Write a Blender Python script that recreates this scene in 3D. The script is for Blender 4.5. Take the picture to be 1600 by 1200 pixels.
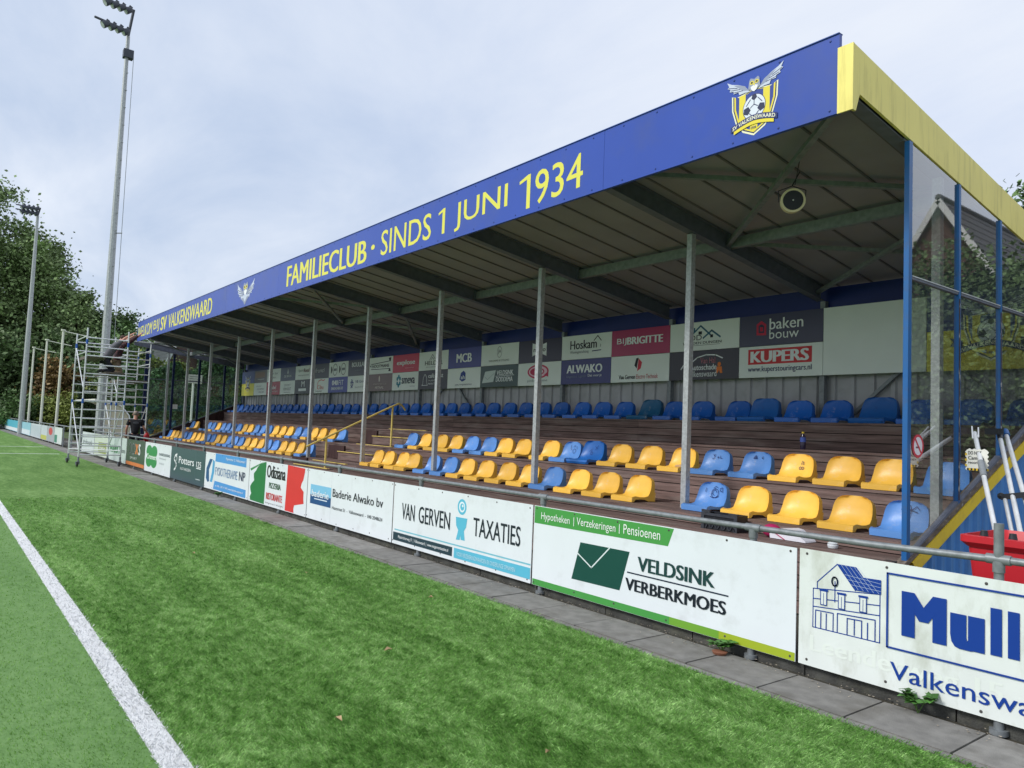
import bpy, math, random
import numpy as np
from mathutils import Vector, Matrix
random.seed(7); RNG = np.random.default_rng(7)
R = math.radians
for o in list(bpy.data.objects): bpy.data.objects.remove(o)
SC = bpy.context.scene
COL = SC.collection

# ------------------------------------------------------------------ camera
CAM_H = 1.65
cam_d = bpy.data.cameras.new('camera'); cam = bpy.data.objects.new('camera', cam_d); COL.objects.link(cam)
cam_d.sensor_width = 36; cam_d.lens = 36*1169.95/1600; cam_d.clip_start = .05; cam_d.clip_end = 2000
_yaw, _pit, _rol = .91408, .061656, .040376
_f = Vector((-math.sin(_yaw)*math.cos(_pit), math.cos(_yaw)*math.cos(_pit), math.sin(_pit)))
_r = Vector((math.cos(_yaw), math.sin(_yaw), 0)); _u = _r.cross(_f)
_r2 = math.cos(_rol)*_r+math.sin(_rol)*_u; _u2 = -math.sin(_rol)*_r+math.cos(_rol)*_u
cam.matrix_world = Matrix(((_r2.x,_u2.x,-_f.x,0),(_r2.y,_u2.y,-_f.y,0),(_r2.z,_u2.z,-_f.z,CAM_H),(0,0,0,1)))
SC.camera = cam
SC.render.engine = 'CYCLES'
SC.view_settings.view_transform = 'Standard'; SC.view_settings.look = 'None'
SC.view_settings.gamma = 1; SC.view_settings.exposure = 0.12
try: SC.view_settings.use_curve_mapping = False
except Exception: pass

def srgb(r, g, b):
    return tuple(((c/255)/12.92 if c/255 <= .04045 else ((c/255+.055)/1.055)**2.4) for c in (r, g, b))+(1,)

# ------------------------------------------------------------------ sky: cloudy daylight
SUN_EL, SUN_AZ = R(40), R(196)       # sun behind thin cloud, behind the photographer (azimuth from +Y, clockwise)
w = bpy.data.worlds.new('World'); SC.world = w; w.use_nodes = True
nt = w.node_tree; nt.nodes.clear()
def N(nt, t, **k):
    n = nt.nodes.new(t)
    for a, b in k.items(): setattr(n, a, b)
    return n
def L(nt, a, ao, b, bi): nt.links.new(a.outputs[ao], b.inputs[bi])
sky = N(nt, 'ShaderNodeTexSky', sky_type='NISHITA', sun_disc=False); sky.sun_elevation = SUN_EL; sky.sun_rotation = SUN_AZ
sky.air_density = 1.2; sky.dust_density = 1.5
bg1 = N(nt, 'ShaderNodeBackground'); bg1.inputs[1].default_value = .09
L(nt, sky, 0, bg1, 0)
tc = N(nt, 'ShaderNodeTexCoord'); sep = N(nt, 'ShaderNodeSeparateXYZ'); L(nt, tc, 'Generated', sep, 0)
def M(nt, op, a, b=None, clamp=False):
    n = N(nt, 'ShaderNodeMath', operation=op); n.use_clamp = clamp
    for i, q in enumerate((a, b)):
        if q is None: continue
        if isinstance(q, (int, float)): n.inputs[i].default_value = q
        else: nt.links.new(q, n.inputs[i])
    return n.outputs[0]
den = M(nt, 'ADD', M(nt, 'MAXIMUM', sep.outputs[2], 0.0), .16)
cx = M(nt, 'DIVIDE', sep.outputs[0], den); cy = M(nt, 'DIVIDE', sep.outputs[1], den)
cmb = N(nt, 'ShaderNodeCombineXYZ'); nt.links.new(cx, cmb.inputs[0]); nt.links.new(cy, cmb.inputs[1])
mp = N(nt, 'ShaderNodeMapping'); mp.inputs['Scale'].default_value = (.75, 1.5, 1); mp.inputs['Rotation'].default_value = (0, 0, R(35)); mp.inputs['Location'].default_value = (3.1, 1.7, 0); L(nt, cmb, 0, mp, 0)
n1 = N(nt, 'ShaderNodeTexNoise'); n1.inputs['Scale'].default_value = .8; n1.inputs['Detail'].default_value = 9; n1.inputs['Roughness'].default_value = .58; n1.inputs['Distortion'].default_value = .5; L(nt, mp, 0, n1, 0)
n2 = N(nt, 'ShaderNodeTexNoise'); n2.inputs['Scale'].default_value = .3; n2.inputs['Detail'].default_value = 3; L(nt, mp, 0, n2, 0)
# cloud deck: thick and smooth to the right (+X), broken and streaky to the left
az = M(nt, 'MULTIPLY', sep.outputs[0], -1.0)                    # 1 towards -X
brk = N(nt, 'ShaderNodeMapRange'); brk.inputs[1].default_value = .55; brk.inputs[2].default_value = 1.0; nt.links.new(az, brk.inputs[0])
mixn = M(nt, 'ADD', M(nt, 'MULTIPLY', n1.outputs[0], .65), M(nt, 'MULTIPLY', n2.outputs[0], .35))
cr = N(nt, 'ShaderNodeValToRGB'); cr.color_ramp.elements[0].position = .37; cr.color_ramp.elements[0].color = srgb(178, 195, 221)
cr.color_ramp.elements[1].position = .58; cr.color_ramp.elements[1].color = srgb(226, 233, 245); nt.links.new(mixn, cr.inputs[0])
sm = N(nt, 'ShaderNodeValToRGB'); sm.color_ramp.elements[0].position = .40; sm.color_ramp.elements[0].color = srgb(206, 217, 238)
sm.color_ramp.elements[1].position = .58; sm.color_ramp.elements[1].color = srgb(227, 233, 244); nt.links.new(mixn, sm.inputs[0])
mc = N(nt, 'ShaderNodeMixRGB'); L(nt, brk, 0, mc, 0); L(nt, sm, 0, mc, 1); L(nt, cr, 0, mc, 2)
bg2 = N(nt, 'ShaderNodeBackground'); L(nt, mc, 0, bg2, 0); bg2.inputs[1].default_value = 1.07
ms = N(nt, 'ShaderNodeMixShader'); ms.inputs[0].default_value = .9; L(nt, bg1, 0, ms, 1); L(nt, bg2, 0, ms, 2)
wo = N(nt, 'ShaderNodeOutputWorld'); L(nt, ms, 0, wo, 0)
sd = bpy.data.lights.new('sun', 'SUN'); sd.energy = 2.3; sd.angle = R(15); sd.color = (1, .97, .93)
sun = bpy.data.objects.new('sun', sd); COL.objects.link(sun)
_sd = Vector((math.sin(SUN_AZ)*math.cos(SUN_EL), math.cos(SUN_AZ)*math.cos(SUN_EL), math.sin(SUN_EL)))
sun.rotation_euler = _sd.to_track_quat('Z', 'Y').to_euler()

# ------------------------------------------------------------------ materials
MATS = {}
def mat(name, c, rough=.6, var=.1, scale=6., bump=0., bscale=60., metal=0., stretch=(1,1,1), spec=.4, dirt=None, dscale=2., dpos=(.5,.7), rnd=0., island=0., detail=4, dmap=(1,1,1)):
    """principled surface whose own colour varies a little; dirt = stain colour in patches"""
    if name in MATS: return MATS[name]
    m = bpy.data.materials.new(name); m.use_nodes = True; t = m.node_tree; b = t.nodes['Principled BSDF']
    b.inputs['Roughness'].default_value = rough; b.inputs['Metallic'].default_value = metal; b.inputs['Specular IOR Level'].default_value = spec
    tcn = N(t, 'ShaderNodeTexCoord'); mpn = N(t, 'ShaderNodeMapping'); mpn.inputs['Scale'].default_value = stretch; L(t, tcn, 'Object', mpn, 0)
    no = N(t, 'ShaderNodeTexNoise'); no.inputs['Scale'].default_value = scale; no.inputs['Detail'].default_value = detail; L(t, mpn, 0, no, 0)
    r = N(t, 'ShaderNodeMapRange'); r.inputs[1].default_value = .3; r.inputs[2].default_value = .7; r.inputs[3].default_value = 1-var; r.inputs[4].default_value = 1+var; L(t, no, 0, r, 0)
    val = r.outputs[0]
    if rnd:
        oi = N(t, 'ShaderNodeObjectInfo'); val = M(t, 'MULTIPLY', val, M(t, 'ADD', M(t, 'MULTIPLY', oi.outputs['Random'], 2*rnd), 1-rnd))
    if island:
        ge = N(t, 'ShaderNodeNewGeometry'); val = M(t, 'MULTIPLY', val, M(t, 'ADD', M(t, 'MULTIPLY', ge.outputs['Random Per Island'], 2*island), 1-island))
    vm = N(t, 'ShaderNodeVectorMath', operation='SCALE'); vm.inputs[0].default_value = c[:3]; t.links.new(val, vm.inputs['Scale'])
    col = vm.outputs[0]
    if dirt:
        mp2 = N(t, 'ShaderNodeMapping'); mp2.inputs['Scale'].default_value = dmap; L(t, tcn, 'Object', mp2, 0)
        dn = N(t, 'ShaderNodeTexNoise'); dn.inputs['Scale'].default_value = dscale; dn.inputs['Detail'].default_value = 7; dn.inputs['Roughness'].default_value = .65; L(t, mp2, 0, dn, 0)
        dr = N(t, 'ShaderNodeMapRange'); dr.inputs[1].default_value = dpos[0]; dr.inputs[2].default_value = dpos[1]; dr.inputs[4].default_value = dirt[3]; L(t, dn, 0, dr, 0)
        mx = N(t, 'ShaderNodeMixRGB'); L(t, dr, 0, mx, 0); t.links.new(col, mx.inputs[1]); mx.inputs[2].default_value = dirt[:3]+(1,)
        col = mx.outputs[0]
    t.links.new(col, b.inputs['Base Color'])
    if bump:
        bn = N(t, 'ShaderNodeTexNoise'); bn.inputs['Scale'].default_value = bscale; bn.inputs['Detail'].default_value = 5; L(t, mpn, 0, bn, 0)
        bu = N(t, 'ShaderNodeBump'); bu.inputs['Strength'].default_value = bump; bu.inputs['Distance'].default_value = .02; L(t, bn, 0, bu, 'Height'); L(t, bu, 0, b, 'Normal')
    MATS[name] = m
    return m
def paint(name, r, g, b, rough=.35, **k): return mat(name, srgb(r, g, b), rough, k.pop('var', .04), k.pop('scale', 2.), **k)
def flat(r, g, b):   # printed ink
    return mat('ink_%d_%d_%d' % (r, g, b), srgb(r, g, b), .42, .03, 3., spec=.3)

GALV = mat('galvanised_steel', (.42, .44, .445, 1), .45, .2, 28, metal=.25, dirt=(.27, .285, .29, .7), dscale=9, detail=6)
TUBE = mat('galvanised_tube', (.22, .24, .25, 1), .45, .2, 22, metal=.25)
GALVD = mat('galvanised_steel_dull', (.23, .25, .265, 1), .55, .18, 16, metal=.2)
STEELB = mat('grey_painted_steel', (.13, .14, .18, 1), .5, .15, 10)
BLUEP = paint('blue_frame_paint', 36, 98, 160, .35, dirt=(.1, .08, .05, .25), dscale=12)
NAVY = paint('navy_cladding', 12, 36, 112, .45, var=.08)  # navy deepened: the shade under the roof is put into the colour
FASC = paint('fascia_blue', 50, 80, 172, .3, var=.05, scale=1.2, dirt=(.1, .12, .2, .25), dscale=1.4)
YELP = paint('yellow_paint', 244, 228, 126, .45, var=.05, dirt=(.5, .42, .1, .5), dscale=3, dmap=(5, 5, .5))
YELS = paint('yellow_stringer', 236, 205, 60, .5, var=.06, dirt=(.4, .3, .1, .4), dscale=6)
LETY = flat(228, 222, 92)
WHITEB = paint('white_board', 226, 232, 236, .3, var=.03, dirt=(.42, .43, .41, .3), dscale=3.5, dpos=(.54, .76))
ALU = mat('aluminium', (.7, .72, .73, 1), .35, .1, 12, metal=.3)
WOOD = mat('weathered_hardwood', (.155, .104, .092, 1), .7, .38, 5, bump=.25, bscale=25, stretch=(.35, 6, 6), dirt=(.27, .23, .205, .55), dscale=1.6, dpos=(.5, .68), dmap=(.6, 4, 4), spec=.2, island=.22)
WOODD = mat('dark_stained_wood', (.055, .03, .028, 1), .7, .25, 5, stretch=(3, 3, .6), spec=.2, island=.2)
WOODG = mat('rotting_grey_wood', (.15, .12, .095, 1), .85, .5, 9, bump=.5, bscale=20, stretch=(2, .5, 2), dirt=(.45, .42, .38, .8), dscale=14, dpos=(.58, .66))
ROOFU = mat('roof_underside', (.31, .285, .325, 1), .6, .08, 2)
ROOFR = mat('roof_seam', (.15, .135, .15, 1), .6, .1, 4)  # seams darker than the sheet, their shadow lines painted into the colour
WALLG = mat('grey_corrugated_sheet', (.4, .4, .42, 1), .45, .08, 2, dirt=(.2, .2, .2, .4), dscale=3)
CLADB = paint('blue_corrugated_sheet', 78, 136, 200, .4, var=.08, dirt=(.08, .12, .2, .5), dscale=3, dmap=(3, 3, .7))
BLACKP = mat('black_plastic', (.02, .022, .027, 1), .4, .2, 20)
RUBBER = mat('rubber', (.03, .03, .03, 1), .7, .2, 20)
CONC = mat('concrete_slab', (.215, .208, .192, 1), .9, .2, 9, bump=.35, bscale=120, dirt=(.13, .12, .1, .7), dscale=2.2, island=.13)
CONCD = mat('dark_concrete', (.065, .066, .06, 1), .9, .4, 7, bump=.5, bscale=60, dirt=(.12, .12, .08, .6), dscale=6)
RED = paint('red_plastic', 190, 38, 48, .35, var=.06)
LEAF = {}
def leafmat(n, c, isl=.45):
    if n not in LEAF:
        LEAF[n] = mat('leaves_'+n, c, .55, .35, .35, island=isl, spec=.25)
    return LEAF[n]
BARK = mat('bark', (.09, .07, .05, 1), .9, .3, 8, bump=.5)
SKIN = mat('skin', srgb(205, 150, 128), .5, .06, 8)
def glass(name, tint=(1, 1, 1), base=.05, dirt=.035):
    m = bpy.data.materials.new(name); m.use_nodes = True; t = m.node_tree; t.nodes.clear()
    tr = N(t, 'ShaderNodeBsdfTransparent'); tr.inputs[0].default_value = tint+(1,)
    gl = N(t, 'ShaderNodeBsdfGlossy'); gl.inputs['Roughness'].default_value = .015
    fr = N(t, 'ShaderNodeFresnel'); fr.inputs[0].default_value = 1.55
    fac = M(t, 'ADD', M(t, 'MULTIPLY', fr.outputs[0], 2.7), base, True)
    a = N(t, 'ShaderNodeMixShader'); t.links.new(fac, a.inputs[0]); L(t, tr, 0, a, 1); L(t, gl, 0, a, 2)
    df = N(t, 'ShaderNodeBsdfDiffuse'); df.inputs[0].default_value = (.4, .42, .42, 1)
    tcn = N(t, 'ShaderNodeTexCoord'); no = N(t, 'ShaderNodeTexNoise'); no.inputs['Scale'].default_value = 2.5; no.inputs['Detail'].default_value = 6; L(t, tcn, 'Object', no, 0)
    f2 = M(t, 'MULTIPLY', no.outputs[0], dirt*2)
    b = N(t, 'ShaderNodeMixShader'); t.links.new(f2, b.inputs[0]); L(t, a, 0, b, 1); L(t, df, 0, b, 2)
    o = N(t, 'ShaderNodeOutputMaterial'); L(t, b, 0, o, 0)
    return m
GLASS = glass('window_glass', (.93, .97, .95))
GLASST = glass('tinted_glass', (.80, .90, .88), .0, .03)

# ------------------------------------------------------------------ mesh helpers
ORG = {}
class MB:
    def __init__(s): s.v = []; s.f = []; s.m = []
    def add(s, vs, fs, m=0):
        o = len(s.v); s.v += [tuple(p) for p in vs]
        for f in fs: s.f.append(tuple(i+o for i in f)); s.m.append(m)
        return s
    def box(s, x0, x1, y0, y1, z0, z1, m=0):
        return s.add([(x0,y0,z0),(x1,y0,z0),(x1,y1,z0),(x0,y1,z0),(x0,y0,z1),(x1,y0,z1),(x1,y1,z1),(x0,y1,z1)],
                     [(0,3,2,1),(4,5,6,7),(0,1,5,4),(1,2,6,5),(2,3,7,6),(3,0,4,7)], m)
    def bar(s, p, q, w, h, m=0, up=(0,0,1)):
        p, q = Vector(p), Vector(q); d = (q-p).normalized(); u = Vector(up)
        if abs(d.dot(u)) > .98: u = Vector((1,0,0))
        a = d.cross(u).normalized(); b = a.cross(d).normalized(); vs = []
        for c in (p, q):
            for i, j in ((-1,-1),(1,-1),(1,1),(-1,1)): vs.append(c+a*(w/2*i)+b*(h/2*j))
        return s.add(vs, [(0,3,2,1),(4,5,6,7),(0,1,5,4),(1,2,6,5),(2,3,7,6),(3,0,4,7)], m)
    def tube(s, pts, r, n=8, m=0, cap=True):
        pts = [Vector(p) for p in pts]; rs = r if isinstance(r, (list, tuple)) else [r]*len(pts); rings = []; prev = None
        for i, p in enumerate(pts):
            d = (pts[min(i+1, len(pts)-1)]-pts[max(i-1, 0)]).normalized()
            u = prev if prev is not None else (Vector((0,0,1)) if abs(d.z) < .9 else Vector((1,0,0)))
            a = (u-d*u.dot(d)).normalized(); prev = a; b = d.cross(a)
            rings.append([p+(a*math.cos(2*math.pi*k/n)+b*math.sin(2*math.pi*k/n))*rs[i] for k in range(n)])
        vs = [v for g in rings for v in g]; fs = []
        for i in range(len(pts)-1):
            for k in range(n): fs.append((i*n+k, i*n+(k+1)%n, (i+1)*n+(k+1)%n, (i+1)*n+k))
        if cap: fs += [tuple(range(n-1, -1, -1)), tuple(range((len(pts)-1)*n, len(pts)*n))]
        return s.add(vs, fs, m)
    def prism(s, pts, axis, a, b, m=0):
        n = len(pts)
        def P(p, t): return {'x': (t, p[0], p[1]), 'y': (p[0], t, p[1]), 'z': (p[0], p[1], t)}[axis]
        vs = [P(p, a) for p in pts]+[P(p, b) for p in pts]
        return s.add(vs, [tuple(range(n)), tuple(range(2*n-1, n-1, -1))]+[(i, (i+1)%n, n+(i+1)%n, n+i) for i in range(n)], m)
    def ball(s, c, r, m=0, nu=12, nv=8):
        r = (r, r, r) if isinstance(r, (int, float)) else r; vs = []; fs = []
        for j in range(nv+1):
            t = math.pi*j/nv
            for i in range(nu):
                u = 2*math.pi*i/nu; vs.append((c[0]+r[0]*math.sin(t)*math.cos(u), c[1]+r[1]*math.sin(t)*math.sin(u), c[2]+r[2]*math.cos(t)))
        for j in range(nv):
            for i in range(nu): fs.append((j*nu+i, j*nu+(i+1)%nu, (j+1)*nu+(i+1)%nu, (j+1)*nu+i))
        return s.add(vs, fs, m)
    def build(s, name, mats, parent=None, org=(0,0,0), smooth=0):
        return mesh_obj(name, s.v, s.f, mats, parent, org, s.m, smooth)
def mesh_obj(name, v, f, mats, parent=None, org=(0,0,0), mi=None, smooth=0):
    if parent is not None: org = ORG[parent.name]
    me = bpy.data.meshes.new(name)
    me.from_pydata([(p[0]-org[0], p[1]-org[1], p[2]-org[2]) for p in v], [], f)
    for m in (mats if isinstance(mats, (list, tuple)) else [mats]): me.materials.append(m)
    if mi is not None and any(mi): me.polygons.foreach_set('material_index', mi)
    if smooth:
        me.polygons.foreach_set('use_smooth', [True]*len(me.polygons)); me.set_sharp_from_angle(angle=R(smooth))
    o = bpy.data.objects.new(name, me); COL.objects.link(o)
    if parent is not None: o.parent = parent
    else: o.location = org
    ORG[o.name] = tuple(org)
    return o
def thing(name, label, cat, loc, group=None):
    o = bpy.data.objects.new(name, None); o.empty_display_size = .2; COL.objects.link(o); o.location = loc; ORG[o.name] = tuple(loc)
    return tag(o, label, cat, group)
def tag(o, label, cat, group=None, kind=None):
    o['label'] = label; o['category'] = cat
    if group: o['group'] = group
    if kind: o['kind'] = kind
    return o
def struct(o): o['kind'] = 'structure'; return o
def stuff(o, label=None, cat=None):
    o['kind'] = 'stuff'
    if label: o['label'] = label; o['category'] = cat
    return o

def glyphs(s, bold=0., shear=0.):
    cu = bpy.data.curves.new('t', 'FONT'); cu.body = s; cu.size = 1; cu.offset = bold; cu.shear = shear; cu.resolution_u = 3
    ob = bpy.data.objects.new('t', cu); me = bpy.data.meshes.new_from_object(ob)
    v = np.empty(len(me.vertices)*3); me.vertices.foreach_get('co', v); v = v.reshape(-1, 3)
    f = [tuple(p.vertices) for p in me.polygons]
    bpy.data.objects.remove(ob); bpy.data.curves.remove(cu); bpy.data.meshes.remove(me)
    return v, f
def text(parent, s, x0, x1, z0, z1, y, m, bold=0., shear=0., name='lettering', arc=0., right=None):
    """lettering facing -Y, its box fitted to x0..x1, z0..z1; y may be a function of x; right=(z0,z1) at x1"""
    v, f = glyphs(s, 0., shear)
    a, b = v.min(0), v.max(0); bw = bold*1.15
    sh = [0.] if bw < .002 else list(np.linspace(-bw, bw, 2+int(bw/.016)))     # heavier weights: the glyph laid over itself, shifted sideways
    V = []; F = []; n = len(v)
    za, zb = (z0, z1) if right is None else right
    for i, d in enumerate(sh):
        u = (v[:, 0]+d-a[0]+bw)/(b[0]-a[0]+2*bw); t = (v[:, 1]-a[1])/(b[1]-a[1])
        X = x0+u*(x1-x0); Z = (z0+(za-z0)*u)+t*((z1-z0)+((zb-za)-(z1-z0))*u)+arc*(1-(2*u-1)**2)
        V += [(x, (y(x) if callable(y) else y)-.00015*i, z) for x, z in zip(X, Z)]
        F += [tuple(q+i*n for q in p) for p in f]
    return mesh_obj(name, V, F, m, parent)
class Art(MB):
    """flat printed shapes on a plane facing -Y; every layer a hair proud of the one before"""
    def __init__(s, y): super().__init__(); s.y = y; s.k = 0; s.mats = []
    def c(s, rgb):
        m = flat(*rgb) if isinstance(rgb, tuple) else rgb
        if m not in s.mats: s.mats.append(m)
        return s.mats.index(m)
    def poly(s, pts, rgb, up=True):
        if up: s.k += 1
        e = .0002*s.k
        return s.add([(x, (s.y(x) if callable(s.y) else s.y)-e, z) for x, z in pts], [tuple(range(len(pts)))], s.c(rgb))
    def rect(s, x0, x1, z0, z1, rgb, up=True): return s.poly([(x0,z0),(x1,z0),(x1,z1),(x0,z1)], rgb, up)
    def disc(s, x, z, rx, rz, rgb, n=28, up=True): return s.poly([(x+rx*math.cos(2*math.pi*i/n), z+rz*math.sin(2*math.pi*i/n)) for i in range(n)], rgb, up)
    def line(s, pts, wd, rgb, up=True):
        if up: s.k += 1
        for (xa, za), (xb, zb) in zip(pts, pts[1:]):
            l = math.hypot(xb-xa, zb-za) or 1; nx, nz = -(zb-za)/l*wd/2, (xb-xa)/l*wd/2; ex, ez = (xb-xa)/l*wd*.3, (zb-za)/l*wd*.3
            s.poly([(xa+nx-ex, za+nz-ez), (xa-nx-ex, za-nz-ez), (xb-nx+ex, zb-nz+ez), (xb+nx+ex, zb+nz+ez)], rgb, False)
        return s
    def ring(s, x, z, rx, rz, wd, rgb, a0=0, a1=360, n=28):
        pts = [(x+rx*math.cos(R(a0+(a1-a0)*i/n)), z+rz*math.sin(R(a0+(a1-a0)*i/n))) for i in range(n+1)]
        return s.line(pts, wd, rgb)
    def done(s, parent, name='logo'): return s.build(name, s.mats, parent)
ORD = 'first second third fourth fifth sixth seventh eighth ninth tenth eleventh twelfth thirteenth fourteenth fifteenth sixteenth seventeenth eighteenth nineteenth twentieth twenty-first twenty-second twenty-third twenty-fourth twenty-fifth twenty-sixth twenty-seventh twenty-eighth'.split()
# ================================================================== GROUND
def turfmat(name, dark, mid, light, patch=1.2):
    m = bpy.data.materials.new(name); m.use_nodes = True; t = m.node_tree; b = t.nodes['Principled BSDF']
    b.inputs['Roughness'].default_value = .75; b.inputs['Specular IOR Level'].default_value = .12
    tcn = N(t, 'ShaderNodeTexCoord')
    def noise(sc, st, det, loc=(0,0,0), rough=.6, dist=0.):
        mp = N(t, 'ShaderNodeMapping'); mp.inputs['Scale'].default_value = st; mp.inputs['Location'].default_value = loc; L(t, tcn, 'Object', mp, 0)
        n = N(t, 'ShaderNodeTexNoise'); n.inputs['Scale'].default_value = sc; n.inputs['Detail'].default_value = det; n.inputs['Roughness'].default_value = rough; n.inputs['Distortion'].default_value = dist; L(t, mp, 0, n, 0); return n.outputs[0]
    big = M(t, 'ADD', M(t, 'MULTIPLY', noise(patch, (.4, 2.2, 1), 3, rough=.5, dist=.5), .36), M(t, 'MULTIPLY', noise(10., (.7, 1.2, 1), 4, (7, 2, 0), .65, .4), .64)); fine = noise(40, (.8, 1.1, 1), 6, (5,3,0), .75); tiny = noise(160, (1, 1, 1), 2, (1,9,0))  # light and dark blotches paint the sheen of leaning fibres into the colour
    v = M(t, 'ADD', M(t, 'ADD', M(t, 'MULTIPLY', big, .56), M(t, 'MULTIPLY', fine, .34)), M(t, 'MULTIPLY', tiny, .10))
    cr = N(t, 'ShaderNodeValToRGB'); e = cr.color_ramp.elements
    e[0].position = .425; e[0].color = dark; e[1].position = .59; e[1].color = light; q = e.new(.5); q.color = mid
    t.links.new(v, cr.inputs[0])
    ge = N(t, 'ShaderNodeNewGeometry'); k = M(t, 'ADD', M(t, 'MULTIPLY', ge.outputs['Random Per Island'], .5), .75)
    vm = N(t, 'ShaderNodeVectorMath', operation='SCALE'); L(t, cr, 0, vm, 0); t.links.new(k, vm.inputs['Scale']); L(t, vm, 0, b, 'Base Color')
    if 'backing' not in name:
        tl = N(t, 'ShaderNodeBsdfTranslucent'); L(t, vm, 0, tl, 0); mx_ = N(t, 'ShaderNodeMixShader'); mx_.inputs[0].default_value = .3; L(t, b, 0, mx_, 1); L(t, tl, 0, mx_, 2); L(t, mx_, 0, t.nodes['Material Output'], 0)
    bu = N(t, 'ShaderNodeBump'); bu.inputs['Strength'].default_value = .5; bu.inputs['Distance'].default_value = .02; t.links.new(fine, bu.inputs['Height']); L(t, bu, 0, b, 'Normal')
    return m
TURF = turfmat('long_pile_turf', (.062, .180, .026, 1), (.188, .402, .086, 1), (.49, .75, .29, 1), 1.2)
TURFB = turfmat('turf_backing', (.066, .150, .028, 1), (.115, .225, .053, 1), (.22, .36, .12, 1), 1.2)  # darker copy of the turf: fibre self-shadow put into the sheet's colour
TURF2 = turfmat('short_pile_turf', (.18, .365, .075, 1), (.215, .415, .095, 1), (.255, .465, .125, 1), .7)
TURF2B = turfmat('short_turf_backing', (.115, .225, .068, 1), (.145, .27, .088, 1), (.18, .31, .11, 1), .7)  # short turf darkened the same way, fibre self-shadow in its colour
LINEW = mat('white_turf_line', (.86, .87, .87, 1), .8, .08, 40, bump=.8, bscale=160, island=.12)
EARTH = mat('bare_earth', (.12, .105, .085, 1), .95, .3, 3, bump=.4, dirt=(.1, .13, .06, .8), dscale=1.2)
LINEY0, LINEY1, TURFY = .966, 1.094, 4.40
struct(MB().box(-600, 400, -500, 500, -.30, -.03).build('ground', EARTH))
struct(MB().box(-140, 40, LINEY1, TURFY, -.02, 0).box(-140, 40, -90, LINEY0, -.021, -.001, 1).build('turf', [TURFB, TURF2B]))
struct(MB().box(-140, 40, LINEY0, LINEY1, -.02, .001).build('touchline', LINEW))
struct(MB().box(-41.05, -40.93, -60, 4.25, -.01, .004).box(-34.35, -34.23, -60, 4.08, -.01, .004).build('pitch_line', LINEW))
# individual turf fibres round the camera (density falls with distance)
def fibres(n, zone, h0, h1, w0, seed, lean):
    g = np.random.default_rng(seed); r = 2.6*(17/2.6)**g.random(n); a = R(-20)+g.random(n)*R(115)      # from +Y towards -X
    x = -r*np.sin(a); y = r*np.cos(a); k = zone(x, y); x, y, r = x[k], y[k], r[k]; n = len(x)
    ph = np.sin(x*2.6+2.3*np.sin(y*2.1+x*.7))+np.sin(y*4.7-x*1.9+2*np.sin(x*1.7+y)); th = ph*1.2+g.normal(0, 1.4, n)
    h = (h0+g.random(n)*(h1-h0)); wd = w0*np.clip(r/5, .8, 3)*(.7+.6*g.random(n)); ln = lean*(.4+g.random(n))*h
    ux, uy = np.cos(th), np.sin(th); q = g.random(n)*6.283; px, py = np.cos(q)*wd/2, np.sin(q)*wd/2
    V = np.zeros((n, 4, 3)); z0 = -.003
    V[:, 0] = np.stack([x-px, y-py, np.full(n, z0)], 1); V[:, 1] = np.stack([x+px, y+py, np.full(n, z0)], 1)
    V[:, 2] = np.stack([x+ux*ln*.5+px*.8, y+uy*ln*.5+py*.8, h*.65], 1); V[:, 3] = np.stack([x+ux*ln, y+uy*ln, h], 1)
    return V
def quadmesh(name, V, m, tri=False):
    n = len(V); me = bpy.data.meshes.new(name); me.vertices.add(n*4); me.vertices.foreach_set('co', V.astype(np.float32).ravel())
    me.loops.add(n*4); me.polygons.add(n)
    me.loops.foreach_set('vertex_index', np.arange(n*4, dtype=np.int32)); me.polygons.foreach_set('loop_start', np.arange(0, n*4, 4, dtype=np.int32)); me.polygons.foreach_set('loop_total', np.full(n, 4, dtype=np.int32))
    me.materials.append(m); me.update(); me.validate()
    o = bpy.data.objects.new(name, me); COL.objects.link(o); ORG[o.name] = (0,0,0); return o
stuff(quadmesh('grass', fibres(680000, lambda x, y: (y > LINEY1+.0) & (y < TURFY+.02), .010, .026, .0030, 1, 1.25), TURF), 'long green artificial turf fibres between the white line and the slabs', 'turf')
stuff(quadmesh('short_grass', fibres(260000, lambda x, y: (y < LINEY0) & (y > -3), .006, .014, .004, 2, 1.0), TURF2), 'short pale green turf fibres on the pitch side of the white line', 'turf')
struct(quadmesh('line_fibres', fibres(420000, lambda x, y: (y < LINEY1+.006) & (y > LINEY0-.006), .008, .02, .004, 3, 1.2), LINEW))
# paving along the fence: narrow kerb, then one row of slabs
kb = MB(); x = 3.0
while x > -90: kb.box(x-.995, x, TURFY+.005, TURFY+.065, -.05, .004+random.uniform(-.003, .003)); x -= 1.0
struct(kb.build('kerb', CONC))
pv = MB(); x = 2.4
while x > -90:
    dz = random.uniform(-.004, .004); pv.box(x-.586, x, TURFY+.078, TURFY+.56, -.05, .010+dz); x -= .6
struct(pv.build('pavement', CONC))
struct(MB().box(-90, 5, TURFY-.02, 6.9, -.05, -.012).build('path', mat('dark_joint_earth', (.055, .05, .036, 1), .95, .3, 5)))
g_ = np.random.default_rng(5); n_ = 900; gx = -14*g_.random(n_)**.8+.5; gy = 5.03-np.abs(g_.normal(0, .11, n_)); gs = .004+.008*g_.random(n_)**2; GV = np.zeros((n_, 4, 3)); ga = g_.random(n_)*6.28
for q_ in range(4): GV[:, q_] = np.stack([gx+gs*np.cos(ga+q_*1.57), gy+gs*np.sin(ga+q_*1.57)*.8, .013+.003*(q_ % 2)+0*gx], 1)
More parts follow.
